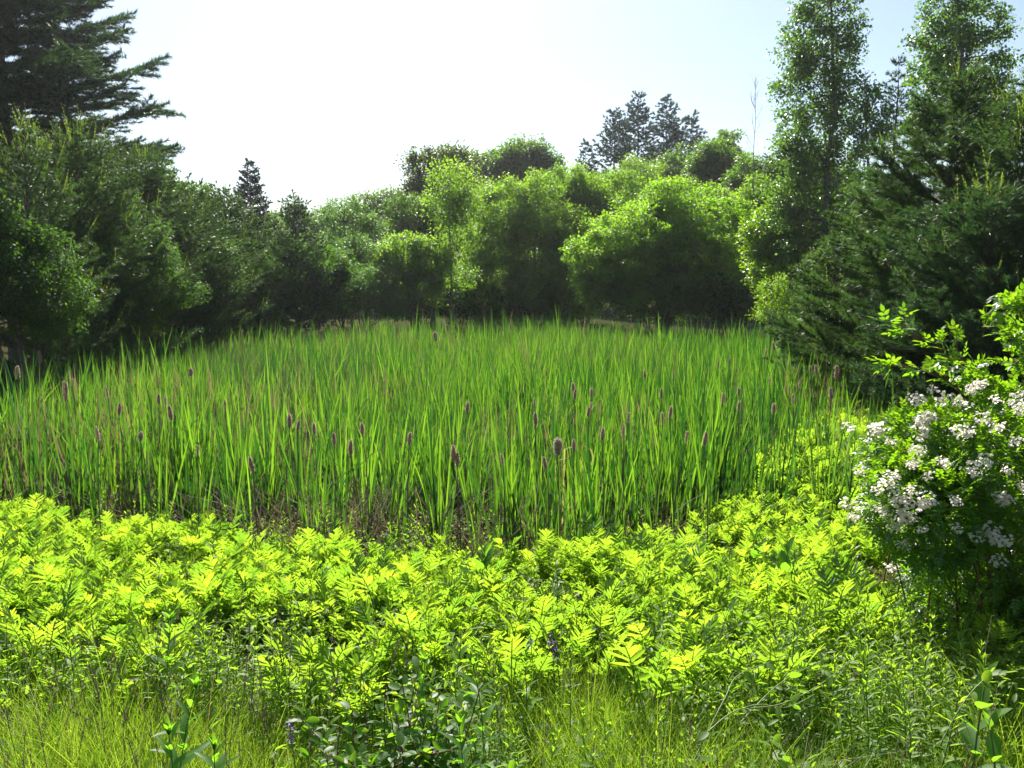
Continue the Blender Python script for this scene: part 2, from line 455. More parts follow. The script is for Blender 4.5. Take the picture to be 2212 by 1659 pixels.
# ------------------------------------------------------------------ conifers
def conifer(name, label, d, base_px, top_py, half_px, prof, mat='pine', z0=.05, whorl=.5, nbr=6, el=(0, 50), sag=.0, tip_up=.15,
            tuft_l=.11, needles=12, nw=.007, step=.12, twig_gap=.28, twig_l=(.3, .9), candle=0, bark='bark', trunk=.1, group=None, base_z=None,
            lean=0.0, seed=None, flat=.15, skip=None):
    TREE_SEED[0] += 1
    twig_gap, step, needles, nw = twig_gap * .5, step * .75, int(needles * 1.3), max(nw, d * .00085)
    rng = np.random.default_rng(seed or TREE_SEED[0])
    bx = x_at(base_px, d)
    bz = float(ground_z(bx, d)) if base_z is None else base_z
    H = at(base_px, top_py, d)[2] - bz
    R = half_px / F * d
    wood = Geo()
    tz = np.linspace(-.1, H, 14)
    trunkline = np.stack([lean * tz + np.sin(tz * .9 + rng.uniform(0, 6)) * .012 * H ** .5, np.sin(tz * .7 + rng.uniform(0, 6)) * .012 * H ** .5, tz], 1)
    wood.add(*tube(trunkline, np.maximum(trunk * (1 - tz / H), .008), 8), .5)
    P, D, A = [], [], []
    CP, CD = [], []
    z = z0 * H
    while z < .985 * H:
        t = z / H
        nb = nbr if t < .9 else max(3, nbr - 2)
        a0 = rng.uniform(0, 6.28)
        c0 = np.array([np.interp(z, tz, trunkline[:, 0]), np.interp(z, tz, trunkline[:, 1]), z])
        for b in range(nb):
            az = a0 + 2 * PI * b / nb + rng.normal() * .3
            c0 = np.array([c0[0], c0[1], z + rng.normal() * .22 * whorl])
            Lb = R * prof(t) * rng.uniform(.75, 1.08)
            if Lb < .06 or (skip and rng.random() < skip): continue
            e = math.radians(el[0] + (el[1] - el[0]) * t + rng.normal() * 6)
            h = np.array([math.cos(az), math.sin(az), 0])
            tt = np.linspace(0, 1, 7)
            pts = c0 + h * (tt * Lb * math.cos(e))[:, None]
            pts[:, 2] += tt * Lb * math.sin(e) - sag * Lb * np.sin(tt * PI * .8) + tip_up * Lb * tt ** 2.2
            wood.add(*tube(pts, np.linspace(.012 * Lb + .006, .004, 7), 4), .5)
            side = np.array([-h[1], h[0], 0])
            nt_ = max(2, int(Lb / twig_gap))
            tint = rng.random()
            for q in range(nt_):
                s = .18 + .80 * (q + rng.random() * .6) / nt_
                s = min(s, 1.0)
                p = np.array([np.interp(s, tt, pts[:, i]) for i in range(3)])
                sd = 1 if q % 2 else -1
                tl = np.clip((.16 + .42 * (1 - s)) * Lb, twig_l[0], twig_l[1]) * rng.uniform(.7, 1.2)
                tl = min(tl, Lb * .7)
                dr = unit(h * .75 + side * sd * rng.uniform(.5, .95) + np.array([0, 0, flat + rng.normal() * .14]))
                m_ = max(2, int(tl / step))
                us = (np.arange(m_) + rng.random(m_) * .7 + .3) / m_
                pp = p + dr * (us * tl)[:, None]
                pp[:, 2] += tip_up * .5 * tl * us ** 2
                P.append(pp)
                D.append(np.broadcast_to(dr + np.array([0, 0, .30]), (m_, 3)) + rng.normal(size=(m_, 3)) * .3)
                A.append(np.clip(tint * .5 + rng.random(m_) * .5, 0, 1))
                if tl > .30:
                    wood.add(*tube(np.stack([p, p + dr * tl]), np.array([.005, .002]), 3), .5)
            tipd = unit(pts[-1] - pts[-2])
            P.append(pts[-1:] + 0); D.append(tipd[None]); A.append(np.array([tint]))
            if candle and rng.random() < candle:
                k = rng.integers(1, 4)
                for _ in range(k):
                    CP.append(pts[-1] - tipd * rng.uniform(0, .35) * Lb); CD.append(unit(np.array([0, 0, 1]) + h * .35 + rng.normal(size=3) * .18))
        z += whorl * rng.uniform(.75, 1.25) * (1.0 if t < .75 else .7)
    if candle:
        for _ in range(4):
            CP.append(trunkline[-1] - np.array([0, 0, rng.uniform(0, .06) * H])); CD.append(unit(np.array([0, 0, 1]) + rng.normal(size=3) * .25))
        CP.append(trunkline[-1] - np.array([0, 0, .05])); CD.append(np.array([0, 0, 1.]))
    P, D, A = np.concatenate(P), np.concatenate(D), np.concatenate(A)
    g = Geo()
    K = 5
    pick = rng.integers(0, K, len(P))
    for k in range(K):
        i = pick == k
        g.scatter(tuft(needles, 1.0, nw / tuft_l, 1.0, rng), P[i], D[i], rand_dirs(i.sum(), rng), tuft_l * rng.uniform(.8, 1.2, i.sum()), A[i])
    o = thing(name, label, 'tree', (bx, d, bz), group)
    part('crown', g.mesh(name + '_crown', M[mat]), o)
    part('trunk', wood.mesh(name + '_wood', M[bark], True), o)
    if candle and CP:
        CP, CD = np.array(CP), np.array(CD)
        cg = Geo()
        ln = rng.uniform(.22, .55, len(CP)) * min(1.4, H / 5)
        m_ = 7
        for j in range(m_):                       # short needles up each soft new shoot
            pp = CP + CD * (ln * j / m_)[:, None]
            cg.scatter(tuft(8, 1.0, .2, .5, rng), pp, CD, rand_dirs(len(CP), rng), .065 * (1 - .4 * j / m_) * np.ones(len(CP)), rng.random(len(CP)))
        part('new_growth', cg.mesh(name + '_new_growth', M['candle']), o)
    return o

cone = lambda t: (1 - t) ** .85
broad_cone = lambda t: min(1.0, 1.25 * (1 - t) ** .7) * (.75 + .25 * min(1, t / .25))
open_pine = lambda t: (1 - t) ** .6 * min(1.0, .55 + t * 1.4)

# ------------------------------------------------------------------ ground and sky setting
def build_ground():
    xs = np.concatenate([np.linspace(-900, -60, 14), np.linspace(-55, 55, 140), np.linspace(60, 900, 14)])
    ys = np.concatenate([np.linspace(-200, -4, 8), np.linspace(-3, 60, 160), np.linspace(64, 1500, 18)])
    X, Y = np.meshgrid(xs, ys)
    Z = ground_z(X, np.minimum(Y, 240.0)) + np.where(Y < 0, 0, 0)
    V = np.stack([X, Y, Z], 2).reshape(-1, 3)
    nx, ny = len(xs), len(ys)
    i = (np.arange(ny - 1)[:, None] * nx + np.arange(nx - 1)[None]).reshape(-1)
    g = Geo().add(V, np.stack([i, i + 1, i + nx + 1, i + nx], 1), .5)
    o = bpy.data.objects.new("ground", g.mesh("ground", M['soil'], True))
    COL.objects.link(o)
    o['kind'] = 'structure'; o['label'] = "dark wet soil of the marsh and the low bank"; o['category'] = "ground"
build_ground()

# ------------------------------------------------------------------ marsh outline, as distances along each line of sight
DMIN_P = [-250, 0, 200, 400, 650, 850, 1250, 1500, 1600, 1650, 1700, 1760, 1850, 1900, 1960]
DMIN_D = [9.6, 9.5, 9.2, 8.7, 8.0, 7.6, 7.6, 8.4, 9.6, 11, 12.8, 15, 18, 20.5, 23.5]
FEND_D = [9.1, 9.0, 8.7, 8.0, 7.2, 6.7, 6.7, 7.5, 8.8, 10.4, 12.2, 14.5, 17.5, 20, 22]       # where the ferns stop
DMAX_P = [-250, 0, 50, 100, 200, 350, 500, 650, 880, 1000, 1230, 1260, 1640, 1700, 1800, 1900, 1960]
DMAX_D = [11, 13.5, 16, 18, 22, 28, 34, 37, 42, 44, 45, 43, 38, 30, 27, 25, 24]
def fend(px): return np.interp(px, DMIN_P, FEND_D)
def dmin(px): return np.interp(px, DMIN_P, DMIN_D)
def dmax(px): return np.interp(px, DMAX_P, DMAX_D)

def blade(rng, h, w, lean, az, curl, base, seg=4, twist=0.0):
    """one long strap leaf as a strip of quads"""
    t = np.linspace(0, 1, seg + 1)
    hd = np.array([math.cos(az), math.sin(az), 0])
    r = h * (t * lean + curl * t ** 2.6)
    zz = h * (t - .35 * curl * t ** 2.6)
    c = base + hd * r[:, None]; c[:, 2] += zz
    f = rng.uniform(0, PI)
    wd = np.array([math.cos(f), math.sin(f), 0])
    ww = w / 2 * np.interp(t, [0, .3, .75, 1], [.8, 1, .8, .03])
    V = np.empty((2 * (seg + 1), 3))
    V[0::2] = c - wd * ww[:, None]; V[1::2] = c + wd * ww[:, None]
    i = np.arange(seg) * 2
    return V, np.stack([i, i + 1, i + 3, i + 2], 1)

def cattail_shoot(rng, h=1.5, n=7, w=.016):
    g = Geo()
    for i in range(n):
        az = rng.uniform(0, 2 * PI)
        hh = h * rng.uniform(.48, 1.06)
        curl = abs(rng.normal()) * .07 if rng.random() < .93 else rng.uniform(.25, .6)
        base = np.array([rng.normal() * .02, rng.normal() * .02, -.02])
        g.add(*blade(rng, hh, w * rng.uniform(.75, 1.2), abs(rng.normal()) * .11 + .01, az, curl, base, 5), np.clip(rng.normal(.18 if rng.random() < .58 else .82, .14), 0, .95))
    return g

rng = np.random.default_rng(5)
SHOOTS = [cattail_shoot(rng, rng.uniform(1.3, 1.6), int(rng.integers(6, 9)), .022) for _ in range(14)]
SHOOT_ME = [g.mesh("cattail_shoot", M['cattail']) for g in SHOOTS]

# scatter shoots over the marsh
def marsh_points(dens, rng, dlo=7.0, dhi=46):
    n = int(dens * 40 * 38)
    y = rng.uniform(dlo, dhi, n); x = rng.uniform(-22, 22, n)
    p = px_of(x, y)
    k = (p > -200) & (p < 1960) & (y > dmin(p) + rng.normal(size=n) * .25) & (y < dmax(p) + rng.normal(size=n) * .4)
    return x[k], y[k]

x, y = marsh_points(42, rng)
patchy = np.clip(.5 + .6 * np.sin(1.3 * x + 1.4 * np.sin(.7 * y)) * np.sin(.9 * y + 1.6 * np.sin(.6 * x + 1)) + .25 * np.sin(3.7 * x + 2 * np.sin(2.1 * y)) * np.sin(2.9 * y), 0, 1)
keep = rng.random(len(x)) < np.where(y < 14, .30 + .70 * patchy, .38 + .62 * patchy) * np.where(y < 9.6, .7, 1) * np.where(y > 22, .8, 1)
x, y = x[keep], y[keep]
o_ = np.argsort(np.hypot(x, y))
x, y = x[o_], y[o_]
vis = np.abs(px_of(x, y) - 1106) < 1150
near = np.zeros(len(x), bool)
near[np.where(vis)[0][:290]] = True
CAT_GROUP = "green cattail shoots along the near edge of the marsh"
for a, b in zip(x[near], y[near]):
    o = bpy.data.objects.new("cattail_plant", SHOOT_ME[rng.integers(len(SHOOT_ME))])
    COL.objects.link(o)
    o.location = (a, b, float(ground_z(a, b))); o.rotation_euler = (rng.normal() * .04, rng.normal() * .04, rng.uniform(0, 6.28))
    s = rng.uniform(.85, 1.15); o.scale = (s, s, s)
    o['label'] = "tall green cattail shoot at the near edge of the marsh behind the ferns"; o['category'] = "cattail"; o['group'] = CAT_GROUP
bed = Geo()
FARSH = [cattail_shoot(rng, rng.uniform(1.15, 1.75), int(rng.integers(5, 8)), .0205) for _ in range(24)]
for a, b in zip(x[~near], y[~near]):
    s = rng.uniform(.78, 1.14) * (1.0 + .05 * math.sin(.8 * a + .5 * b) + .06 * (b > 30)) * (rng.uniform(1.12, 1.35) if math.sin(1.1 * a + 2.0 * math.sin(.9 * b)) > .8 and rng.random() < .5 else 1)
    bed.merge(FARSH[rng.integers(24)], off=(a, b, float(ground_z(a, b))), scale=s, rz=rng.uniform(0, 6.28), da=rng.normal() * .24)
# a thin scatter of shoots over the ferny right hand margin
nR = 0
while nR < 200:
    b = rng.uniform(9, 22); p = rng.uniform(1560, 1960)
    if b > dmin(p) or rng.random() < .3 * (p - 1560) / 400: continue
    bed.merge(FARSH[rng.integers(24)], off=(x_at(p, b), b, float(ground_z(x_at(p, b), b))), scale=rng.uniform(.85, 1.1), rz=rng.uniform(0, 6.28))
    nR += 1
mass("cattail_bed", bed.mesh("cattail_bed", M['reed_bed']), "dense bed of green cattail leaves filling the marsh back to the trees", "cattails")

# brown broken leaves of last year standing and lying among the shoots
dg = Geo()
for _ in range(8500):
    b = rng.uniform(7.4, 40) if rng.random() < .7 else rng.uniform(7.4, 12.5)
    p = rng.uniform(-60, 1880) if rng.random() < .6 else rng.normal(480, 330)
    if not (dmin(p) - .3 < b < dmax(p)): continue
    if b > 13 and rng.random() < .45: continue
    a = x_at(p, b)
    dg.add(*blade(rng, rng.uniform(.4, 1.0) * (1.35 if b > 10.5 else 1), .013, rng.uniform(.03, .6) if b > 10 else rng.uniform(.05, 1), rng.uniform(0, 6.28), rng.uniform(0, .5), np.array([a, b, float(ground_z(a, b))]), 4), rng.random())
for _ in range(2600):
    b = rng.uniform(15, 38); p = rng.normal(640, 170)
    if not (dmin(p) < b < dmax(p)): continue
    a = x_at(p, b)
    dg.add(*blade(rng, rng.uniform(1.0, 1.65), .012, rng.uniform(.03, .3), rng.uniform(0, 6.28), rng.uniform(0, .3), np.array([a, b, float(ground_z(a, b))]), 4), rng.random())
mass("dead_reeds", dg.mesh("dead_reeds", M['dead']), "brown broken cattail leaves of last year between the green shoots", "dead reeds")

# seed heads
def head_mesh(rng, kind):
    """kind 0: slim firm spike, 1: shaggy swollen spike, 2: round ball of fluff"""
    n, s = 13, 12
    L_ = (.17, .19, .16)[kind]; r = (.013, .019, .030)[kind]
    t = np.linspace(0, 1, n)
    prof = (np.clip(np.sin(np.clip(t, .02, .98) * PI) ** .35, 0, 1), np.sin(np.clip(t * .95 + .03, 0, 1) * PI) ** .6 * (1.15 - .3 * t), np.sin(np.clip(t * .96 + .02, 0, 1) * PI) ** .7 * (.7 + .5 * t))[kind]
    rr = np.maximum(r * prof, .002)
    V, Fc = tube(np.stack([np.zeros(n), np.zeros(n), t * L_], 1), rr, s)
    amp = (.06, .22, .25)[kind]
    V[:, :2] *= 1 + amp * rng.normal(size=(len(V), 1))
    g = Geo().add(V, Fc, np.clip(.4 + .3 * rng.normal(size=len(V)), 0, 1))
    if True:
        m_ = (60, 220, 320)[kind]
        u = rng.uniform(.05, .98, m_); a = rng.uniform(0, 6.28, m_)
        rad = np.interp(u, t, rr)
        P_ = np.stack([np.cos(a) * rad, np.sin(a) * rad, u * L_], 1)
        Dd = np.stack([np.cos(a), np.sin(a), rng.normal(size=m_) * .6], 1)
        g.scatter(tuft(5, 1, .12, .9, rng), P_, Dd, rand_dirs(m_, rng), .022, rng.random(m_))
    return g
HEAD_ME = [[head_mesh(rng, k).mesh("seed_head", M['fluff' if k == 2 else 'head'], True) for _ in range(4)] for k in range(3)]
def old_stalk(label, px, py, d, kind=1, scale=1.0, group=None):
    d1 = float(np.clip(2150.0 / max(py - 636.0, 40.0), 7.4, dmax(px) - .3)); scale *= .92 * d1 / d if group is None else .72; d = d1
    top = at(px, py, d); gz = float(ground_z(top[0], d))
    k = (.17, .19, .16)[kind] * scale
    h = top[2] - gz
    o = thing("cattail_stalk", label, "cattail", (top[0], d, gz), group)
    bend = np.array([rng.normal() * .03, rng.normal() * .03, 0])
    pts = curve((rng.normal() * .08, rng.normal() * .05, -.02), (0, 0, h - k), bend, 6)
    part("stem", Geo().add(*tube(pts, np.linspace(.006, .004, 6), 5), .5).mesh("cattail_stalk_stem", M['dead']), o)
    part("seed_head", HEAD_ME[kind][rng.integers(4)], o, (0, 0, h - k), (rng.normal() * .08, rng.normal() * .08, rng.uniform(0, 6)), scale)
NAMED = [
    ("large pale fluffy cattail head bursting open in the middle of the marsh", 1205, 945, 9.6, 2, 1.45),
    ("dark round fluffy cattail head standing alone near the back of the marsh", 941, 716, 20, 2, 1.5),
    ("shaggy brown cattail head above a tall bright shoot on the left", 369, 874, 11.5, 1, 1.25),
    ("pale egg shaped cattail head in the upper left of the marsh", 412, 795, 15, 2, 1.05),
    ("pale grey fluffy cattail ball low among the leaves on the left", 303, 932, 11.5, 2, .95),
    ("tan cylindrical cattail head by the left edge of the marsh", 140, 822, 11, 0, 1.7),
    ("brown cattail head against the dark hedge at far left", 86, 757, 12, 1, 1.1),
    ("brown cattail head tilted at the left edge of the picture", 37, 790, 11.5, 1, 1.1),
    ("brown cattail head standing highest against the dark hedge", 159, 722, 13.5, 1, 1.15),
    ("swollen cattail head right of centre with pointed tip", 1301, 922, 11.5, 1, 1.1),
    ("cattail head beside the large pale fluffy one on its right", 1240, 948, 10.5, 1, .95),
    ("cattail head just left below the large pale fluffy one", 1180, 985, 10.0, 1, .95),
    ("brown cattail head leaning over the ferny right margin", 1765, 788, 14, 1, 1.0),
    ("wide brown cattail head over yellow ferns at the right margin", 1808, 788, 13, 1, 1.25),
    ("grey brown cattail head low over the ferns at the right margin", 1797, 836, 12.5, 1, 1.1),
    ("last brown cattail head on the right against the dark pine", 1877, 766, 15.5, 1, 1.15),
    ("pair of fluffs cattail head far right before the pine branch", 1673, 738, 20, 1, 1.2),
    ("brown cattail head right of centre under the round alder bush", 1562, 848, 13, 1, 1.1),
    ("brown shaggy cattail head at centre left among dense leaves", 757, 950, 10.5, 1, 1.15),
    ("tall brown cattail head left of centre in the marsh", 625, 893, 11.5, 1, 1.2),
]
NAMED[16] = ("fluffy cattail head at far right before the sweeping pine branch",) + NAMED[16][1:]
for n_ in NAMED: old_stalk(*n_)
EXTRA = [(60, 770), (112, 775), (150, 800), (135, 826), (160, 815), (232, 845), (245, 880), (345, 850), (365, 855), (480, 870), (640, 905), (675, 905), (720, 925),
         (790, 915), (885, 935), (1000, 970), (1010, 870), (1150, 890), (1165, 860), (1232, 825), (1250, 835), (1262, 870), (1285, 865), (1280, 840), (1350, 905), (1362, 880),
         (1400, 800), (1420, 890), (1432, 825), (1445, 870), (1455, 800), (1480, 925), (1520, 930), (1545, 780), (1580, 770), (1590, 840), (1600, 865), (1650, 760), (1664, 815), (1672, 880),
         (1700, 835), (1715, 850), (1735, 820), (1745, 790), (260, 730), (310, 720), (450, 705), (520, 710), (700, 700), (735, 690), (1180, 680), (1390, 700), (1500, 690),
         (1445, 705), (1340, 690), (1210, 700), (1110, 690), (420, 950), (560, 985), (210, 925), (980, 960), (1090, 980)]
for (p, q) in EXTRA:
    d = float(np.interp(q, [680, 720, 780, 850, 920, 985], [34, 25, 16, 12.5, 10.8, 9.8])) * rng.uniform(.95, 1.05)
    d = min(d, float(dmax(p)) - .3)
    old_stalk("slim brown cattail head scattered among the green leaves of the marsh", p + rng.normal() * 6, q + rng.normal() * 5, d, int(rng.choice([0, 1, 1])), rng.uniform(.85, 1.15), "brown cattail heads scattered over the marsh")

# bent yellowing leaves at the near edge, right of centre
for k, (p, d, ht, az, lab) in enumerate([(1195, 8.9, 1.0, 0.2, "yellowing cattail leaf bent over in a low arch at the near edge"), (1215, 8.8, 1.15, .1, "dry cattail leaf bent in a high arch and hanging orange tip")]):
    a = x_at(p, d)
    o = bpy.data.objects.new("bent_leaf", None); COL.objects.link(o)
    o.location = (a, d, float(ground_z(a, d))); o['label'] = lab; o['category'] = "cattail leaf"
    t = np.linspace(0, 1, 16)
    cx = np.where(t < .6, .05 * t, .03 + .30 * np.sin((t - .6) / .4 * PI / 1.35)); cz = np.where(t < .6, ht * t / .6, ht + .08 * np.sin((t - .6) / .4 * PI) - .35 * ((t - .6) / .4) ** 2)
    c = np.stack([cx, .05 * t, cz], 1)
    w_ = .009 * np.interp(t, [0, .8, 1], [1, .9, .1])
    V = np.empty((32, 3)); V[0::2] = c - np.array([1, .4, .4]) * w_[:, None]; V[1::2] = c + np.array([1, .4, .4]) * w_[:, None]
    i = np.arange(15) * 2
    part("leaf_blade", Geo().add(V, np.stack([i, i + 1, i + 3, i + 2], 1), .98).mesh("bent_leaf", M['grass']), o)

# ------------------------------------------------------------------ ferns
def fern_plant(rng, size=1.0):
    """several long-stalked fronds, each a flat triangle of blunt lobes along a curving midrib"""
    fol, stk = Geo(), Geo()
    nf = int(rng.integers(6, 10))
    a0 = rng.uniform(0, 6.28)
    for f in range(nf):
        az = -PI / 2 + rng.normal() * 1.0 if rng.random() < .85 else rng.uniform(0, 6.28)   # blades turn their upper face to the light
        Ls = size * rng.uniform(.22, .42); Lf = size * rng.uniform(.085, .16); W = Lf * rng.uniform(.48, .66)
        lean0, lean1 = rng.uniform(.05, .35), rng.uniform(.35, 1.15)
        h = np.array([math.cos(az), math.sin(az), 0]); side0 = np.array([-h[1], h[0], 0])
        n = 16
        ang = np.concatenate([np.linspace(lean0, lean0 + .12, 5), np.linspace(lean0 + .2, lean1, n)])
        ds = np.concatenate([np.full(5, Ls / 5), np.full(n, Lf / n)])
        pts = np.cumsum(np.concatenate([[np.zeros(3)], (h[None] * np.sin(ang)[:, None] + np.array([0, 0, 1]) * np.cos(ang)[:, None]) * ds[:, None]]), 0)
        stk.add(*tube(pts, np.linspace(.0032, .0012, len(pts)), 4), .5)
        roll = rng.normal() * .35
        tint = np.clip(rng.normal(.42, .26), 0, .92)
        npair = int(rng.integers(6, 9))
        for i in range(npair):
            u = (i + .4) / npair
            k = 6 + u * (n - 2)
            p = np.array([np.interp(k, np.arange(len(pts)), pts[:, j]) for j in range(3)])
            a_ = np.interp(k - 1, np.arange(len(ang)), ang)
            fw = h * math.sin(a_) + np.array([0, 0, 1]) * math.cos(a_)
            nr = np.cross(side0, fw); 
            if nr[2] < 0: nr = -nr
            wl = W * np.interp(u, [0, .12, .3, .6, .85, 1], [.72, .95, 1, .78, .42, .16])
            pw = Lf / npair * rng.uniform(.27, .33)
            fl = np.interp(u, [0, 1], [.55, 1.3])
            for sd in (-1, 1):
                if rng.random() < .06: continue
                wl_ = wl; wl = wl_ * rng.uniform(.78, 1.12)
                sv = side0 * sd * math.cos(roll * sd) + nr * (math.sin(.12 + roll * sd) + rng.normal() * .22) + fw * rng.normal() * .12
                dv = unit(sv + fw * fl)
                cv = unit(fw - dv * np.dot(fw, dv) + nr * rng.normal() * .35)
                ts = np.array([0, .25, .55, .82, 1.0]); wv = np.array([.80, .95, 1.0, .74, .05])
                arch = nr[None] * (-.16 * wl * ts ** 2)[:, None]
                bow = fw[None] * (.16 * wl * ts ** 2)[:, None]
                c = p + dv * (wl * ts)[:, None] + arch + bow
                ex = cv * (pw * wv)[:, None]
                ridge = nr * (.0)
                V = np.empty((15, 3)); V[0::3] = c - ex + nr * pw * .22; V[1::3] = c; V[2::3] = c + ex + nr * pw * .22
                i3 = np.arange(4) * 3
                Fc = np.concatenate([np.stack([i3, i3 + 1, i3 + 4, i3 + 3], 1), np.stack([i3 + 1, i3 + 2, i3 + 5, i3 + 4], 1)])
                wl = wl_
                fol.add(V, Fc, np.clip(tint + rng.normal() * .1, 0, .95))
        tipl = Lf / npair * 1.4
        p = pts[-2]; fw = unit(pts[-1] - pts[-2])
        V = np.array([p - side0 * .014, p + side0 * .014, p + fw * tipl])
        fol.add(V, [[0, 1, 2]], tint)
    return fol, stk
rng = np.random.default_rng(21)
FERNS = [fern_plant(rng, rng.uniform(.75, 1.2)) for _ in range(16)]
FERN_ME = [(a.mesh("fern_foliage", M['fern']), b.mesh("fern_stem", M['fern_stalk'])) for a, b in FERNS]
FLOW_P = [-250, 0, 150, 300, 480, 640, 800, 900, 1100, 1250, 1400, 1500, 1650, 1800, 1900, 2050]
FLOW_D = [4.2, 4.15, 4.1, 3.95, 4.1, 4.0, 3.9, 3.9, 4.0, 4.15, 4.0, 3.85, 3.7, 3.6, 3.9, 5.5]
pts = []
tries = 0
while len(pts) < 3000 and tries < 400000:
    tries += 1
    if len(pts) < 1950:
        b = rng.uniform(3.5, 9.8); a = rng.uniform(-6.4, 4.0); p = px_of(a, b)
        lo, hi = np.interp(p, FLOW_P, FLOW_D), min(float(fend(p)), 9.6)
        lo += rng.normal() * .3 - .8 * (rng.random() < .10)
        if rng.random() < .22 + .3 * (b < 4.6): continue
    else:
        b = rng.uniform(8.5, 21); a = rng.uniform(1.8, 9); p = px_of(a, b)
        lo, hi = 8.5, float(fend(p))
        if p < 1560 or p > 2010: continue
    if p < -150 or p > 2180 or not (lo < b < hi): continue
    if a > 2.0 + .24 * (b - 4) and b < 6.8: continue      # the rose bush stands here
    patch = math.sin(2.1 * a + 1.0) * math.sin(1.9 * b + .5 * a)
    if patch < -.55: continue
    if any((a - q[0]) ** 2 + (b - q[1]) ** 2 < (.075 if b < 10 else .16) ** 2 for q in pts[-400:]): continue
    pts.append((a, b))
pts.sort(key=lambda q: math.hypot(*q))
fm, fs = Geo(), Geo()
for i, (a, b) in enumerate(pts):
    k = int(rng.integers(len(FERN_ME)))
    s = rng.uniform(.7, 1.2) * (1 if b < 10 else 1.35); rz = rng.uniform(-.8, .8); z = float(ground_z(a, b))
    if i < 290:
        o = thing("fern", "yellow green fern with spreading lobed fronds in the fern bank before the cattails", "fern", (a, b, z), "ferns covering the bank before the marsh", rz, s)
        part("foliage", FERN_ME[k][0], o); part("stem", FERN_ME[k][1], o)
    else:
        fm.merge(FERNS[k][0], off=(a, b, z), scale=s, rz=rz)
mass("fern_cover", fm.mesh("fern_cover", M['fern']), "farther yellow green ferns running along the edge of the cattails", "ferns")

# ------------------------------------------------------------------ goldenrod, asters, milkweed and other herbs
LANCE = leaf_oval(1, .17, .25, .28, ts=(0, .2, .5, .8, 1.0), ws=(.3, .9, 1.0, .6, .0))
def herb(rng, H=.75, n=44, ll=.085, wide=1.0, lean=.08, bare=.15):
    fol, st = Geo(), Geo()
    tip = np.array([rng.normal() * lean, rng.normal() * lean, H])
    pts_ = curve((0, 0, -.02), tip, np.array([rng.normal() * .03, rng.normal() * .03, 0]), 7)
    st.add(*tube(pts_, np.linspace(.0035, .0015, 7), 5), .5)
    t = np.concatenate([np.linspace(bare, .98, n), np.full(6, .985)])
    az = np.arange(len(t)) * 2.39996 + rng.normal(size=len(t)) * .2
    P_ = np.stack([np.interp(t, np.linspace(0, 1, 7), pts_[:, j]) for j in range(3)], 1)
    el_ = np.interp(t, [0, .5, .9, 1], [.05, .45, .95, 1.35]) + rng.normal(size=len(t)) * .15
    D_ = np.stack([np.cos(az) * np.cos(el_), np.sin(az) * np.cos(el_), np.sin(el_)], 1)
    N_ = np.stack([-np.cos(az) * np.sin(el_), -np.sin(az) * np.sin(el_), np.cos(el_)], 1) + rng.normal(size=(len(t), 3)) * .2
    S_ = ll * np.interp(t, [0, .3, .8, 1], [.75, 1.05, .8, .38]) * rng.uniform(.85, 1.15, len(t))
    fol.scatter(LANCE, P_, D_, N_, np.stack([S_ * wide, S_, S_], 1), np.clip(rng.normal(.45, .2, len(t)) + .3 * (t > .9), 0, 1))
    return fol, st
rng = np.random.default_rng(33)
HERBS = [herb(rng, rng.uniform(.5, .72), int(rng.integers(36, 52)), rng.uniform(.07, .095)) for _ in range(8)]
HERB_ME = [(a.mesh("goldenrod_foliage", M['gold']), b.mesh("goldenrod_stem", M['stem'])) for a, b in HERBS]
def put_herb(a, b, lab, grp, s=1.0, kind=None):
    k = int(rng.integers(len(HERB_ME))) if kind is None else kind
    o = thing("goldenrod", lab, "plant", (a, b, float(ground_z(a, b))), grp, rng.uniform(0, 6.28), s)
    part("foliage", HERB_ME[k][0], o); part("stem", HERB_ME[k][1], o)
for _ in range(70):                      # thick stand below the rose, lower right
    b = rng.uniform(3.0, 4.5); p = rng.uniform(1690, 2120)
    put_herb(x_at(p, b), b, "narrow leaved goldenrod in the thick stand below the white rose", "goldenrod stems below the rose bush", rng.uniform(.8, 1.12))
for _ in range(40):                      # left of centre, in front of the ferns
    b = rng.uniform(3.3, 4.3); p = rng.normal(480, 130)
    put_herb(x_at(p, b), b, "goldenrod with narrow leaves in the patch before the ferns on the left", "goldenrod stems in the left patch", rng.uniform(.6, .95))
for _ in range(36):                      # centre foreground
    b = rng.uniform(2.7, 3.9); p = rng.normal(1010, 110)
    put_herb(x_at(p, b), b, "goldenrod with long narrow leaves in the middle of the near bank", "goldenrod stems in the middle foreground", rng.uniform(.65, .95))
for _ in range(60):
    b = rng.uniform(2.6, 4.2); p = rng.uniform(1150, 1750)
    put_herb(x_at(p, b), b, "small leafy goldenrod scattered in the near bank right of the middle", "goldenrod stems scattered over the near bank", rng.uniform(.5, .85))
for _ in range(46):                      # along the meeting of ferns and cattails
    p = rng.uniform(180, 1700); b = float(dmin(p)) - rng.uniform(.1, 1.6)
    put_herb(x_at(p, b), b, "slender goldenrod between the ferns and the cattails", "goldenrod stems along the cattail edge", rng.uniform(.8, 1.15))
for _ in range(30):
    p = rng.uniform(1880, 1990); b = rng.uniform(10, 17)
    put_herb(x_at(p, b), b, "tall goldenrod in the pale clump at the right margin of the marsh", "goldenrod clump at the right margin", rng.uniform(1.3, 2.0))

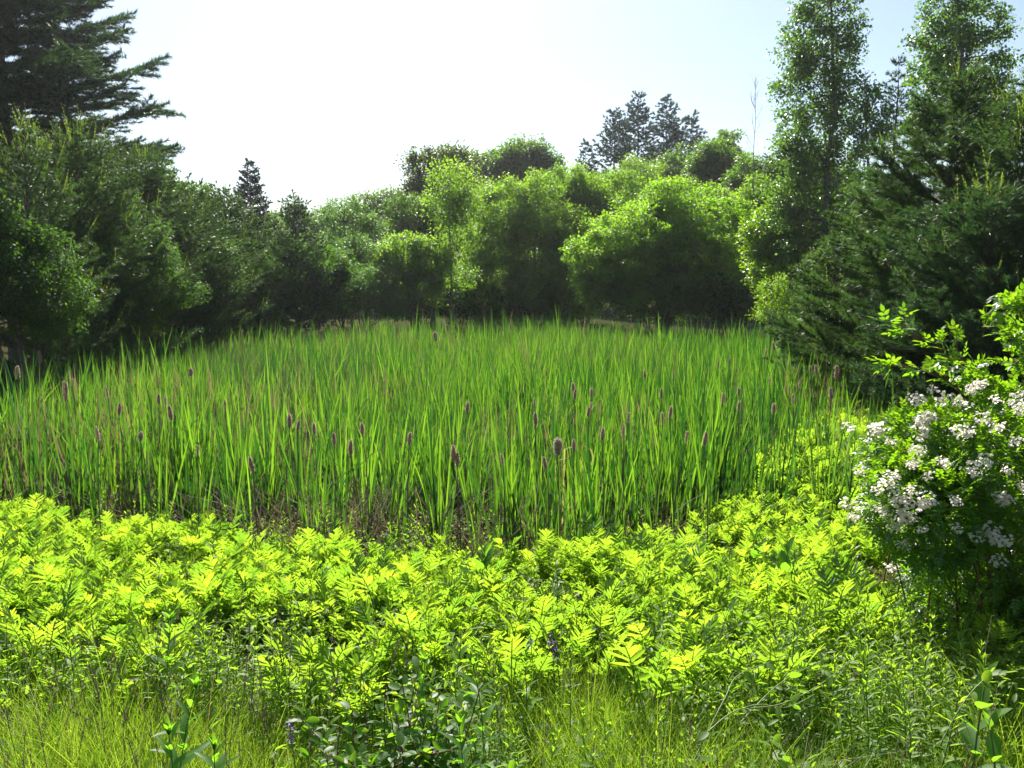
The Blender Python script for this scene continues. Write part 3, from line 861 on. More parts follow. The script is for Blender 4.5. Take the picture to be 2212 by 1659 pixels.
WEEDS = [herb(rng, rng.uniform(.42, .6), int(rng.integers(24, 34)), rng.uniform(.055, .08), 2.0, .1, .05) for _ in range(8)]
WEED_ME = [(a.mesh("weed_foliage", M['gold']), b.mesh("weed_stem", M['stem'])) for a, b in WEEDS]
for _ in range(330):
    b = 2.9 + 5.0 * rng.random() ** 1.15; p = rng.uniform(-40, 1850)
    if p < 560 and b < 3.5: continue
    if b < 3.7 and rng.random() < .4: continue
    if b > float(fend(p)) - .2: continue
    k = int(rng.integers(8)); a = x_at(p, b)
    o = thing("leafy_weed", "leafy green weed growing up between the ferns and grasses of the bank", "plant", (a, b, float(ground_z(a, b))), "leafy weeds scattered through the bank", rng.uniform(0, 6.28), rng.uniform(.75, 1.2))
    part("foliage", WEED_ME[k][0], o); part("stem", WEED_ME[k][1], o)

def aster(label, px, py_top, d, H):
    a = x_at(px, d); z = at(px, py_top, d)[2] - H
    z = min(z, float(ground_z(a, d)))
    H = at(px, py_top, d)[2] - z
    fol, st = herb(rng, H, 26, .135, 1.5, .03, .1)
    o = thing("aster_plant", label, "plant", (a, d, z))
    part("foliage", fol.mesh("aster_foliage", M['broad']), o); part("stem", st.mesh("aster_stem", M['stem']), o)
aster("tallest lance leaved aster at lower left with long pale leaves", 372, 1480, 2.55, .6)
aster("short lance leaved aster at the bottom edge on the left", 318, 1585, 2.45, .5)
aster("aster with orange tinted tip at the bottom edge beside the tallest one", 440, 1612, 2.5, .45)
aster("upright lance leaved aster at the left before the ferns", 326, 1335, 3.6, .7)
aster("lance leaved aster with pale bud in the middle foreground", 910, 1425, 3.0, .6)
aster("spreading lance leaved aster at the bottom middle", 1020, 1420, 3.0, .6)
aster("bushy lance leaved aster at the bottom centre", 985, 1560, 2.6, .5)

MILK = leaf_oval(1, .44, .16, .10)
def milkweed(label, px, py_top, d, pairs, ll, H):
    a = x_at(px, d); top = at(px, py_top, d)[2]; g0 = float(ground_z(a, d)); H = max(top - g0 - ll * .8, .25)
    fol, st = Geo(), Geo()
    pts_ = curve((0, 0, 0), (rng.normal() * .03, rng.normal() * .03, H), np.array([rng.normal() * .02, 0, 0]), 7)
    st.add(*tube(pts_, np.linspace(.006, .003, 7), 6), .5)
    a0 = rng.uniform(-.35, .35)
    for i in range(pairs):
        t = 1 - i / pairs * .8
        p = np.array([np.interp(t, np.linspace(0, 1, 7), pts_[:, j]) for j in range(3)])
        for s in (0, PI):
            az = a0 + (i % 2) * PI / 2 * .8 + s + rng.normal() * .15
            el_ = np.interp(i, [0, 1, pairs], [1.25, .85, .3]) + rng.normal() * .1
            D_ = np.array([[math.cos(az) * math.cos(el_), math.sin(az) * math.cos(el_), math.sin(el_)]])
            N_ = np.array([[-math.cos(az) * math.sin(el_), -math.sin(az) * math.sin(el_), math.cos(el_)]])
            fol.scatter(MILK, p[None], D_, N_, np.array([ll * np.interp(i, [0, 1.5, pairs], [.7, 1, .9])]), np.array([rng.uniform(.3, .9)]))
    o = thing("milkweed", label, "plant", (a, d, g0))
    part("foliage", fol.mesh("milkweed_foliage", M['broad']), o); part("stem", st.mesh("milkweed_stem", M['stem']), o)
milkweed("tall milkweed with broad leaves rising above the ferns at the centre", 1032, 1150, 5.6, 5, .19, .9)
milkweed("milkweed with broad upright leaves above the ferns right of centre", 1705, 1150, 5.4, 4, .20, .9)
milkweed("smaller milkweed left of its twin above the right hand ferns", 1655, 1130, 6.0, 4, .17, .8)
milkweed("large leaved milkweed catching the sun in the dark lower right corner", 2150, 1405, 3.1, 5, .16, .7)
milkweed("shaded milkweed at the right edge near the bottom corner", 2195, 1530, 2.9, 3, .13, .6)

OVAL = leaf_oval(1, .58, .12, .14)
def sapling(label, name, px, d, H, n_st, ll, mat='sapling', spread=.35, per=26, stemmat='red_stem', lean=(0, 0)):
    a = x_at(px, d)
    fol, st = Geo(), Geo()
    for s in range(n_st):
        tip = np.array([rng.normal() * spread + lean[0], rng.normal() * spread * .7 + lean[1], H * rng.uniform(.65, 1.05)])
        pts_ = curve((rng.normal() * .04, rng.normal() * .04, -.02), tip, np.array([rng.normal(), rng.normal(), 0]) * .05, 8)
        st.add(*tube(pts_, np.linspace(.005, .002, 8), 5), .5)
        subs = [(pts_, 1.0)]
        for _ in range(4):
            i = rng.integers(2, 6)
            q = pts_[i] + np.array([rng.normal() * .16, rng.normal() * .14, rng.uniform(.05, .2)])
            sp = curve(pts_[i], q, np.array([0, 0, -.02]), 5)
            st.add(*tube(sp, np.linspace(.003, .0015, 5), 4), .5)
            subs.append((sp, .4))
        for pl, f in subs:
            n = max(4, int(per * f))
            t = rng.uniform(.15, 1, n)
            P_ = np.stack([np.interp(t, np.linspace(0, 1, len(pl)), pl[:, j]) for j in range(3)], 1)
            az = rng.uniform(0, 6.28, n); el_ = rng.normal(.25, .3, n)
            D_ = np.stack([np.cos(az) * np.cos(el_), np.sin(az) * np.cos(el_), np.sin(el_)], 1)
            N_ = np.array([0, 0, .8]) + rng.normal(size=(n, 3)) * .4
            fol.scatter(OVAL, P_ + D_ * .012, D_, N_, ll * rng.uniform(.6, 1.15, n), np.clip(rng.normal(.45, .25, n), 0, 1))
    o = thing(name, label, "shrub", (a, d, float(ground_z(a, d))))
    part("foliage", fol.mesh(name + "_foliage", M[mat]), o); part("stem", st.mesh(name + "_stem", M[stemmat], True), o)
sapling("dark glossy oval leaved sapling at the bottom left of the middle", "leafy_sapling", 770, 2.6, .60, 9, .046, per=46)
sapling("tall stemmed oval leaved sapling with upright brown stems", "leafy_sapling", 890, 2.75, .70, 5, .046, per=36, spread=.16)
sapling("low oval leaved sapling at the bottom edge left of the middle", "leafy_sapling", 640, 2.6, .40, 5, .058)
sapling("low leafy sapling in the bottom middle with rounded leaves", "leafy_sapling", 1380, 2.55, .38, 7, .055, mat='gold')
sapling("spreading leafy sapling with rounded bright leaves at bottom right of the middle", "leafy_sapling", 1560, 2.7, .45, 8, .058, mat='gold')
sapling("low bright leaved sapling at the bottom below the goldenrod stand", "leafy_sapling", 1930, 2.5, .25, 6, .05, mat='gold')
sapling("dark small leaved bush among the ferns left of the centre", "fern_bank_bush", 735, 5.6, .55, 9, .05, per=40, mat='sapling', spread=.3)

# purple vetch
for p, q, d in [(1190, 1372, 3.6), (1200, 1388, 3.55), (1145, 1372, 3.7), (625, 1560, 2.6)]:
    c = at(p, q, d); gz = float(ground_z(c[0], d))
    o = thing("vetch", "thin purple vetch spike standing in the near bank", "flower", (c[0], d, gz), "purple vetch spikes in the near bank")
    hh = c[2] - gz
    part("stem", Geo().add(*tube(curve((0, 0, 0), (0, 0, hh), (.02, 0, 0), 5), .0018, 4), .5).mesh("vetch_stem", M['stem']), o)
    n = 26
    t = rng.uniform(0, 1, n); az = rng.uniform(0, 6.28, n)
    g = Geo().scatter(leaf_simple(1, .4), np.stack([np.cos(az) * .004, np.sin(az) * .004, hh - .07 + t * .08], 1), np.stack([np.cos(az), np.sin(az), -.3 + 0 * az], 1), rand_dirs(n, rng), .014)
    part("flower_spike", g.mesh("vetch_flower", M['purple']), o)

# arching vine stems at lower right
def vine(label, pts_px, leaves=10):
    P_ = np.array([at(*p) for p in pts_px])
    t = np.linspace(0, len(P_) - 1, 26)
    def cr(t):
        out_ = []
        for u in t:
            i = int(min(u, len(P_) - 2)); f = u - i
            p0, p1, p2, p3 = P_[max(i - 1, 0)], P_[i], P_[i + 1], P_[min(i + 2, len(P_) - 1)]
            out_.append(.5 * ((2 * p1) + (p2 - p0) * f + (2 * p0 - 5 * p1 + 4 * p2 - p3) * f * f + (3 * p1 - p0 - 3 * p2 + p3) * f ** 3))
        return np.array(out_)
    c = cr(t); base = c[0].copy(); c = c - base
    o = thing("vine", label, "vine", base)
    part("stem", Geo().add(*tube(c, np.linspace(.0026, .0014, len(c)), 6), .5).mesh("vine_stem", M['vine'], True), o)
    k = rng.integers(2, len(c), leaves)
    az = rng.uniform(0, 6.28, leaves)
    D_ = np.stack([np.cos(az), np.sin(az), rng.normal(size=leaves) * .4], 1)
    part("foliage", Geo().scatter(OVAL, c[k], D_, np.array([0, 0, 1]) + rng.normal(size=(leaves, 3)) * .4, .05 * rng.uniform(.6, 1.2, leaves)).mesh("vine_leaf", M['gold']), o)
vine("long arching vine stem rising from the bottom right over the ferns", [(1500, 1640, 2.9), (1565, 1510, 3.1), (1600, 1455, 3.3), (1700, 1420, 3.7), (1790, 1400, 4.0)], 8)
vine("second arching vine stem crossing behind the first one", [(1600, 1560, 3.1), (1680, 1480, 3.3), (1760, 1435, 3.6), (1850, 1400, 4.0)], 6)
vine("wavy pale vine stem lying low at the bottom right", [(1530, 1580, 2.8), (1580, 1540, 2.9), (1640, 1522, 3.0), (1700, 1528, 3.1), (1760, 1500, 3.2)], 5)
vine("curved vine stem reaching right under the goldenrod stand", [(1620, 1530, 2.8), (1690, 1520, 2.9), (1770, 1480, 3.0), (1845, 1420, 3.1)], 4)
vine("vine stem climbing to the right edge by the big milkweed", [(2030, 1610, 2.6), (2080, 1520, 2.65), (2125, 1470, 2.7), (2170, 1455, 2.75), (2225, 1440, 2.8)], 16)

# ------------------------------------------------------------------ grass and low growth on the near bank
rng = np.random.default_rng(44)
gg = Geo()
def grass_blades(n, plo, phi, dlo, dhi, hlo, hhi, w):
    b = rng.uniform(dlo, dhi, n); p = rng.uniform(plo, phi, n); a = (p - 1106) / F * b
    z = ground_z(a, b)
    h = rng.uniform(hlo, hhi, n) * (.7 + .5 * (np.sin(3 * a + 2 * b) * .5 + .5))
    az = rng.uniform(0, 6.28, n); lean = rng.uniform(.05, .5, n); curl = np.abs(rng.normal(size=n)) * .4
    f = rng.uniform(0, PI, n)
    t = np.linspace(0, 1, 5)
    r = h[:, None] * (lean[:, None] * t + curl[:, None] * t ** 2.4)
    zz = h[:, None] * (t - .3 * curl[:, None] * t ** 2.4)
    c = np.stack([a[:, None] + np.cos(az)[:, None] * r, b[:, None] + np.sin(az)[:, None] * r, z[:, None] + zz], 2)
    wd = np.stack([np.cos(f), np.sin(f), 0 * f], 1)[:, None, :] * (w / 2 * np.array([.8, 1, .8, .5, .05]))[None, :, None]
    V = np.stack([c - wd, c + wd], 2).reshape(n, 10, 3)
    i = np.arange(4) * 2
    Fc = np.stack([i, i + 1, i + 3, i + 2], 1)
    gg.add(V.reshape(-1, 3), (Fc[None] + (np.arange(n) * 10)[:, None, None]).reshape(-1, 4), np.repeat(rng.random(n), 10))
grass_blades(26000, -100, 700, 2.2, 4.3, .14, .42, .0035)
grass_blades(17000, 450, 1450, 2.2, 4.2, .18, .46, .0032)

grass_blades(17000, 1250, 2300, 2.2, 4.2, .16, .44, .0035)
grass_blades(5000, -100, 2200, 4.0, 9.0, .15, .45, .005)
grass_blades(900, -100, 2300, 2.3, 4.2, .40, .62, .004)
mass("bank_grass", gg.mesh("bank_grass", M['grass']), "fine sunlit grass growing on the near bank", "grass")

# low small-leaved growth that fills the bank between the taller stems
lg = Geo()
n = 62000
b = np.concatenate([rng.uniform(2.3, 4.8, 34000), rng.uniform(4.4, 9.4, 28000)]); p = rng.uniform(-100, 2300, n)
a = (p - 1106) / F * b
dn = np.sin(2.7 * a + 1.1 * b) * np.sin(2.2 * b - 1.3 * a) > -.35
gl = (p < 560) & (b < 3.5)
gm_ = (p > 1040) & (p < 1400) & (b < 3.7)
kk = dn & ((b > 3.7) | (rng.random(n) < .6)) & (~gm_ | (rng.random(n) < .55)) & (~gl | (rng.random(n) < .12))
a, b = a[kk], b[kk]; n = len(a)
z = ground_z(a, b) + rng.random(n) ** .7 * np.where(b < 3.4, .30, np.where(b < 4.8, .46, .42))
az = rng.uniform(0, 6.28, n); el_ = rng.normal(.3, .35, n)
D_ = np.stack([np.cos(az) * np.cos(el_), np.sin(az) * np.cos(el_), np.sin(el_)], 1)
lg.scatter(leaf_oval(1, .36, .2, .15, ts=(0, .3, .7, 1), ws=(.1, 1, .8, 0)), np.stack([a, b, z], 1), D_, np.array([0, 0, .9]) + rng.normal(size=(n, 3)) * .45, rng.uniform(.025, .06, n))
mass("bank_undergrowth", lg.mesh("bank_undergrowth", M['gold']), "low small leaved green growth covering the near bank", "undergrowth")

# grass seed stalks
sg = Geo()
for _ in range(240):
    b = rng.uniform(2.4, 4.4); p = rng.uniform(-60, 2250) if rng.random() < .5 else rng.uniform(-60, 900); a = x_at(p, b); z = float(ground_z(a, b))
    h = rng.uniform(.4, .7)
    c = curve((a, b, z), (a + rng.normal() * .12, b + rng.normal() * .1, z + h), np.array([rng.normal(), rng.normal(), 0]) * .03, 6)
    sg.add(*tube(c, .0012, 3), rng.random())
    k = 12
    u = rng.uniform(.78, 1, k)
    P_ = np.stack([np.interp(u, np.linspace(0, 1, 6), c[:, j]) for j in range(3)], 1)
    sg.scatter(leaf_simple(1, .3), P_, np.array([0, 0, 1.0]) + rng.normal(size=(k, 3)) * .5, rand_dirs(k, rng), .016, rng.random(k))
mass("seeding_grass", sg.mesh("seeding_grass", M['dead']), "thin tan grass stalks with seed heads over the near bank", "grass")

# ------------------------------------------------------------------ white rose bush on the right
rng = np.random.default_rng(55)
LEAFLET = leaf_oval(1, .56, .14, .08, ts=(0, .25, .6, 1.0), ws=(.1, .95, .85, 0))
def compound(P, D, rng, ll, geo, k=3):
    """pinnate leaves: pairs of leaflets along a short stalk with one at its end"""
    n = len(P); D = unit(D)
    Nn = unit(np.array([0, 0, 1.0]) + rng.normal(size=(n, 3)) * .35)
    R = frames(D, Nn)
    tint = np.clip(rng.normal(.5, .22, n), 0, 1)
    for i in range(k):
        for s in (-1, 1):
            dv = R[:, :, 0] * s * .85 + D * .5
            geo.scatter(LEAFLET, P + D * (ll * (.5 + .62 * i)), dv, R[:, :, 2] + rng.normal(size=(n, 3)) * .15, ll * np.interp(i, [0, k], [.8, 1.05]) * rng.uniform(.85, 1.1, n), tint)
    geo.scatter(LEAFLET, P + D * (ll * (.5 + .62 * (k - 1) + .4)), D, R[:, :, 2], ll * 1.1 * np.ones(n), tint)
def rose_bush():
    d0 = 4.9
    bx = x_at(2150, d0); bz = float(ground_z(bx, d0))
    o = thing("rose_bush", "mounded wild rose bush covered with clusters of small white flowers on the right", "shrub", (bx, d0, bz))
    ells = []
    for (px, py, hx, hy, dd) in [(2120, 1010, 200, 150, 0), (2010, 1090, 130, 130, -.3), (2180, 1150, 220, 200, -.1), (2240, 960, 160, 130, .2), (1985, 1000, 110, 120, .1), (2100, 1280, 140, 130, .15), (2160, 1350, 130, 130, .25), (2230, 1250, 130, 160, 0)]:
        d = d0 + dd; c = at(px, py, d)
        ells.append((c[0] - bx, c[1] - d0, c[2] - bz, hx / F * d, hx / F * d * 1.1, hy / F * d))
    fol, can = Geo(), Geo()
    P, D = [], []
    for e in ells:
        n = 1300
        dr = rand_dirs(n, rng); rad = 1 - np.abs(rng.normal(size=n)) * .22
        P.append(dr * rad[:, None] * np.array(e[3:]) + np.array(e[:3])); D.append(dr * .8 + rng.normal(size=(n, 3)) * .6 + np.array([0, 0, -.1]))
    P, D = np.concatenate(P), np.concatenate(D)
    k = P[:, 2] > .05
    compound(P[k], D[k], rng, .030, fol)
    for _ in range(46):
        e = ells[rng.integers(len(ells))]
        tip = np.array(e[:3]) + rand_dirs(1, rng)[0] * np.array(e[3:]) * .95
        tip[2] = max(tip[2], .25)
        can.add(*tube(curve((rng.normal() * .25, rng.normal() * .2, -.03), tip, np.array([0, 0, .18]), 8), np.linspace(.007, .002, 8), 5), .5)
    part("foliage", fol.mesh("rose_foliage", M['rose']), o)
    part("stem", can.mesh("rose_cane", M['red_stem'], True), o)
    # a cluster is a loose dome of five-petalled flowers
    pet = leaf_oval(1, .9, .1, -.15, ts=(0, .5, .85, 1.0), ws=(.15, .85, 1.0, .6))
    clus = []
    for _ in range(5):
        g = Geo()
        nfl = int(rng.integers(24, 36))
        c = rand_dirs(nfl, rng) * (rng.random((nfl, 1)) ** .4) * np.array([.06, .058, .048])
        for q in c:
            ax = unit(q * 8 + np.array([0, -.25, .6]) + rng.normal(size=3) * .3)
            R = frames(ax[None], rng.normal(size=(1, 3)))[0]
            a_ = np.arange(5) * 2 * PI / 5
            D_ = (np.cos(a_)[:, None] * R[:, 0] + np.sin(a_)[:, None] * R[:, 2]) * .95 + ax * .3
            g.scatter(pet, np.repeat(q[None], 5, 0), D_, np.repeat(ax[None], 5, 0), .0115 * np.ones(5), rng.random(5))
        clus.append(g.mesh("flower_cluster", M['petal']))
    spots = [(2043, 850), (2100, 848), (2130, 858), (2152, 885), (2025, 905), (1985, 915), (2075, 905), (1925, 938), (1935, 938), (1990, 965), (2010, 950), (2050, 985), (1960, 990), (2080, 960),
             (2140, 930), (2195, 915), (2200, 870), (2170, 965), (2185, 1010), (1940, 1015), (1930, 1050), (1975, 1020), (2030, 1020), (2125, 1010), (1925, 1085), (1980, 1060), (2070, 1050), (2150, 1050), (2205, 1070),
             (1870, 1080), (1905, 1100), (1895, 1120), (1960, 1100), (2000, 1090), (2045, 1095), (1920, 1130), (1985, 1135), (1860, 1150), (1890, 1165), (1935, 1175), (1975, 1180), (2110, 1125), (2165, 1190), (2145, 1215), (2160, 1105), (2090, 1165), (2020, 1140)]
    spots = [(p + rng.normal() * 22, q + rng.normal() * 20) for (p, q) in spots]
    spots += [(p + rng.normal() * 40, q + rng.normal() * 40) for (p, q) in spots[::2]]
    for (px, py) in spots:
        u = at(px, py, 1.0) - np.array([0, 0, CAM_H])
        best = None
        for e in ells:                       # set the cluster on the side of the bush that faces the viewer
            A_ = u / np.array(e[3:]); c0 = (np.array([0, 0, CAM_H]) - np.array([bx, d0, bz]) - np.array(e[:3])) / np.array(e[3:])
            aa, bb, cc = A_ @ A_, 2 * A_ @ c0, c0 @ c0 - 1
            disc = bb * bb - 4 * aa * cc
            if disc > 0:
                t = (-bb - math.sqrt(disc)) / (2 * aa)
                if best is None or t < best: best = t
        t = best if best else d0
        c = np.array([0, 0, CAM_H]) + u * (t - .07) - np.array([bx, d0, bz - .05])
        part("flower_cluster", clus[rng.integers(5)], o, c, (rng.normal() * .2, rng.normal() * .2, rng.uniform(0, 6.28)), rng.uniform(.5, .95))
    return o
rose_bush()

def arching_shrub(label, base, canes, ll):
    """bare-based arching shoots carrying compound leaves, canes given as lists of (px, py, distance)"""
    b0 = np.array([x_at(base[0], base[1]), base[1], float(ground_z(x_at(base[0], base[1]), base[1]))])
    o = thing("arching_shrub", label, "shrub", b0)
    fol, st = Geo(), Geo()
    for c in canes:
        P_ = np.array([at(*p) for p in c]) - b0
        P_ = np.concatenate([[np.array([rng.normal() * .1, rng.normal() * .1, 0])], P_])
        t = np.linspace(0, len(P_) - 1, 30)
        pl = np.stack([np.interp(t, np.arange(len(P_)), P_[:, j]) for j in range(3)], 1)
        for _ in range(6): pl[1:-1] = (pl[:-2] + pl[1:-1] * 2 + pl[2:]) / 4
        st.add(*tube(pl, np.linspace(.008, .002, 30), 5), .5)
        i0 = 6 if len(c) > 2 else 10
        tp = unit(np.gradient(pl, axis=0))
        n = 20
        k = rng.integers(i0, 30, n)
        D_ = tp[k] * .55 + rng.normal(size=(n, 3)) * .6 + np.array([0, 0, .2])
        compound(pl[k], D_, rng, ll, fol, 2)
        kk = rng.integers(8, 28, 5)
        for i in kk:
            q = pl[i] + tp[i] * .12 + rng.normal(size=3) * .09 + np.array([0, 0, .03])
            st.add(*tube(np.stack([pl[i], q]), np.array([.003, .0015]), 4), .5)
            compound(pl[i] + (q - pl[i]) * rng.uniform(.3, 1, (7, 1)), (q - pl[i])[None] + rng.normal(size=(7, 3)) * .12, rng, ll * .9, fol, 2)
    part("foliage", fol.mesh("arching_foliage", M['rose']), o); part("stem", st.mesh("arching_stem", M['red_stem'], True), o)
arching_shrub("wild rose shoots arching left above the white flowers with sunlit leaves", (2160, 5.4), [
    [(2190, 900, 5.4), (2130, 800, 5.3), (2050, 760, 5.2), (1980, 720, 5.1), (1915, 698, 5.0)],
    [(2180, 880, 5.4), (2120, 800, 5.4), (2060, 780, 5.3), (2010, 745, 5.3)],
    [(2140, 950, 5.4), (2070, 830, 5.3), (1990, 800, 5.2), (1940, 785, 5.1)],
    [(2200, 950, 5.5), (2160, 840, 5.5), (2110, 815, 5.4), (2040, 790, 5.4)],
    [(2210, 980, 5.3), (2190, 900, 5.3), (2150, 840, 5.2), (2100, 830, 5.2)]], .046)
arching_shrub("upright wild rose shoot with reddish tip at the right edge", (2230, 5.2), [
    [(2235, 900, 5.2), (2215, 780, 5.2), (2195, 700, 5.15), (2180, 630, 5.1)],
    [(2240, 850, 5.2), (2225, 720, 5.2), (2195, 660, 5.1), (2150, 668, 5.0)],
    [(2245, 800, 5.2), (2225, 745, 5.2), (2190, 725, 5.1), (2155, 712, 5.0)],
    [(2260, 900, 5.3), (2240, 800, 5.2), (2215, 760, 5.2), (2180, 800, 5.1)]], .046)

# dark ferns in the shade at the right edge
for k, (p, q, d) in enumerate([(2175, 1340, 4.0), (2205, 1400, 3.8), (2150, 1290, 4.3)]):
    a = x_at(p, d)
    o = thing("fern", "shaded dark green fern under the rose bush at the right edge", "fern", (a, d, float(ground_z(a, d)) + .1), "shaded ferns under the rose bush", rng.uniform(-.5, .5), .9)
    part("foliage", FERN_ME[k][0], o); part("stem", FERN_ME[k][1], o)

# ------------------------------------------------------------------ trees on the left
conifer("white_pine", "tall dark white pine with layered drooping boughs in the upper left corner", 34, 40, -420, 440, open_pine, 'pine', z0=.12, whorl=.74, nbr=8, el=(-3, 24), sag=.03, tip_up=.12, tuft_l=.24, needles=14, nw=.02, step=.16, twig_gap=.30, twig_l=(.5, 1.5), trunk=.34, flat=.05)
conifer("young_pine", "young pine with pale upright shoots at the left under the tall dark pine", 19, 82, 285, 190, broad_cone, 'young_pine', whorl=.40, nbr=6, el=(5, 60), tip_up=.3, candle=.8, tuft_l=.12, needles=12, nw=.009, step=.11)
conifer("young_pine", "broad young pine beside the tall dark pine with many upright shoots", 23.5, 190, 300, 260, broad_cone, 'young_pine', whorl=.40, nbr=7, el=(5, 60), tip_up=.3, candle=.8, tuft_l=.12, needles=12, nw=.009, step=.11)
conifer("young_pine", "rounded young pine in the left hedge sloping to the right", 29.5, 330, 345, 230, broad_cone, 'young_pine', whorl=.42, nbr=7, el=(5, 55), tip_up=.3, candle=.5, tuft_l=.12, needles=12, nw=.010, step=.12)
conifer("young_pine", "low young pine in the left hedge with feathery grey green shoots", 32, 415, 420, 170, broad_cone, 'young_pine', whorl=.42, nbr=6, el=(5, 55), tip_up=.3, candle=.6, tuft_l=.12, needles=12, nw=.011, step=.12)
conifer("young_pine", "young pine in front of the small dark spruce", 36, 500, 415, 150, broad_cone, 'young_pine', whorl=.45, nbr=6, el=(5, 55), tip_up=.3, candle=.7, tuft_l=.13, needles=12, nw=.012, step=.13)
conifer("young_pine", "dark young pine with bare upright leaders at the right end of the left hedge", 39, 645, 420, 105, broad_cone, 'pine', whorl=.5, nbr=6, el=(5, 50), tip_up=.3, candle=.9, tuft_l=.13, needles=12, nw=.012, step=.13)
conifer("spruce", "small dark pointed spruce rising behind the left hedge", 52, 553, 340, 125, cone, 'spruce', whorl=.36, nbr=8, el=(-10, 30), tip_up=.1, tuft_l=.13, needles=10, nw=.02, step=.15, twig_gap=.25, twig_l=(.2, .6))
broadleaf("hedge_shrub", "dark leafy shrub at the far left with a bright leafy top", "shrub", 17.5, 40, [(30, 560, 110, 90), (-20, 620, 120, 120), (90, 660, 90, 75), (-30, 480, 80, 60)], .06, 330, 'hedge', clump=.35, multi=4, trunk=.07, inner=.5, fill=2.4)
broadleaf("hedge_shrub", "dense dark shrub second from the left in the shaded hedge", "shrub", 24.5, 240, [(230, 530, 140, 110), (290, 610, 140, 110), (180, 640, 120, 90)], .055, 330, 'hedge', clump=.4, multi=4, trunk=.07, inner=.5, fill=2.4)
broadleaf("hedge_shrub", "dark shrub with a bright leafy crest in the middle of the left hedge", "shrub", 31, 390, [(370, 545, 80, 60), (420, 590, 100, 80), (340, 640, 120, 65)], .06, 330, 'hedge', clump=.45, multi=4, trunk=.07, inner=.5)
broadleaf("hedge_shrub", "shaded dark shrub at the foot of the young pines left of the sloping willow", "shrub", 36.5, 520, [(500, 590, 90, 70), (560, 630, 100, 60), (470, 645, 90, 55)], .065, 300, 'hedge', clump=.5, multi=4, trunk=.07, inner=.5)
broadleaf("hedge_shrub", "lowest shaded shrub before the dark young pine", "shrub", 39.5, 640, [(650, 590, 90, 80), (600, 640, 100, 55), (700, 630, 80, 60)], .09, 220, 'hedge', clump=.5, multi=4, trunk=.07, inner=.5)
broadleaf("hedge_tree", "leafy tree filling the hedge behind the two young pines on the left", "tree", 33, 270, [(270, 440, 90, 60), (160, 480, 120, 90), (330, 450, 60, 50)], .075, 260, 'hedge', clump=.5, inner=.5)
broadleaf("round_tree", "round dark tree top behind the left hedge", "tree", 41, 365, [(365, 400, 45, 45), (340, 450, 60, 70), (390, 470, 45, 60)], .11, 200, 'oak', clump=.5)
broadleaf("far_tree", "small pale tree top showing between the left hedge and the spruce", "tree", 50, 450, [(450, 440, 28, 36), (440, 510, 60, 60)], .13, 130, 'oak', clump=.6)
broadleaf("willow_shrub", "pale willow shrub sloping down to the right into the marsh", "shrub", 42.5, 760, [(720, 610, 60, 62), (770, 625, 62, 55), (825, 650, 52, 40), (865, 662, 26, 26), (700, 650, 70, 50)], .085, 330, 'willow', clump=.42, multi=6, trunk=.05, n_limb=40, leaf_w=.32)
broadleaf("leafy_shrub", "small shrub with pale leaves at the foot of the left hedge", "shrub", 35.5, 590, [(590, 690, 22, 22), (575, 702, 24, 16)], .08, 300, 'willow', clump=.3, multi=4, trunk=.03)

# ------------------------------------------------------------------ trees across the middle
broadleaf("slender_tree", "airy tree with thin upright branches right of the dark young pine", "tree", 48, 760, [(745, 480, 48, 60), (790, 520, 45, 60), (720, 540, 40, 55), (760, 590, 60, 60)], .10, 130, 'willow', clump=.6, gap=-.1, n_limb=50)
broadleaf("far_tree", "distant rounded tree top in the hazy gap at the centre left", "tree", 90, 860, [(800, 460, 45, 40), (860, 455, 40, 45), (830, 520, 80, 60), (740, 500, 60, 50)], .2, 70, 'oak', clump=1.0)
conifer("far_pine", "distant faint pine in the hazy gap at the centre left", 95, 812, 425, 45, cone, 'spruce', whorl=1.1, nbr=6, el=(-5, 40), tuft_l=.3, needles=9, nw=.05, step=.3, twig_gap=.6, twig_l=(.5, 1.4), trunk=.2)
broadleaf("tall_tree", "tall reddish leaved tree left of the alder thicket", "tree", 62, 935, [(935, 370, 50, 50), (975, 365, 45, 42), (915, 440, 45, 60), (890, 490, 45, 50), (960, 450, 60, 60)], .14, 150, 'maple', clump=.8, trunk=.2, gap=-.25)
broadleaf("tall_tree", "leafy green tree before the reddish one with bright lower boughs", "tree", 54, 900, [(905, 480, 50, 55), (880, 530, 45, 45), (935, 520, 50, 50), (860, 470, 25, 35)], .11, 170, 'oak', clump=.7, trunk=.16)
broadleaf("poplar_sapling", "slender light green tree with a thin pale trunk standing before the thicket", "tree", 44.5, 993, [(985, 400, 55, 48), (965, 440, 45, 40), (1000, 460, 40, 40), (985, 510, 45, 30), (990, 600, 36, 26), (960, 545, 30, 24)], .09, 130, 'thicket', clump=.8, trunk=.07, bark='pale_bark', gap=-.2, inner=.2, n_limb=40)
broadleaf("far_oak", "distant oak with a rounded crown behind the thicket on the skyline", "tree", 80, 1140, [(1130, 335, 45, 36), (1170, 355, 36, 34), (1100, 360, 32, 30), (1150, 400, 75, 50)], .19, 90, 'oak', clump=.9, trunk=.25)
broadleaf("far_oak", "low distant oak left of the rounded one on the skyline", "tree", 82, 1050, [(1055, 365, 40, 32), (1010, 370, 35, 35), (1040, 410, 70, 50), (1085, 375, 25, 25)], .19, 90, 'oak', clump=.9, trunk=.25)
ALD = "alder bushes along the back of the marsh"
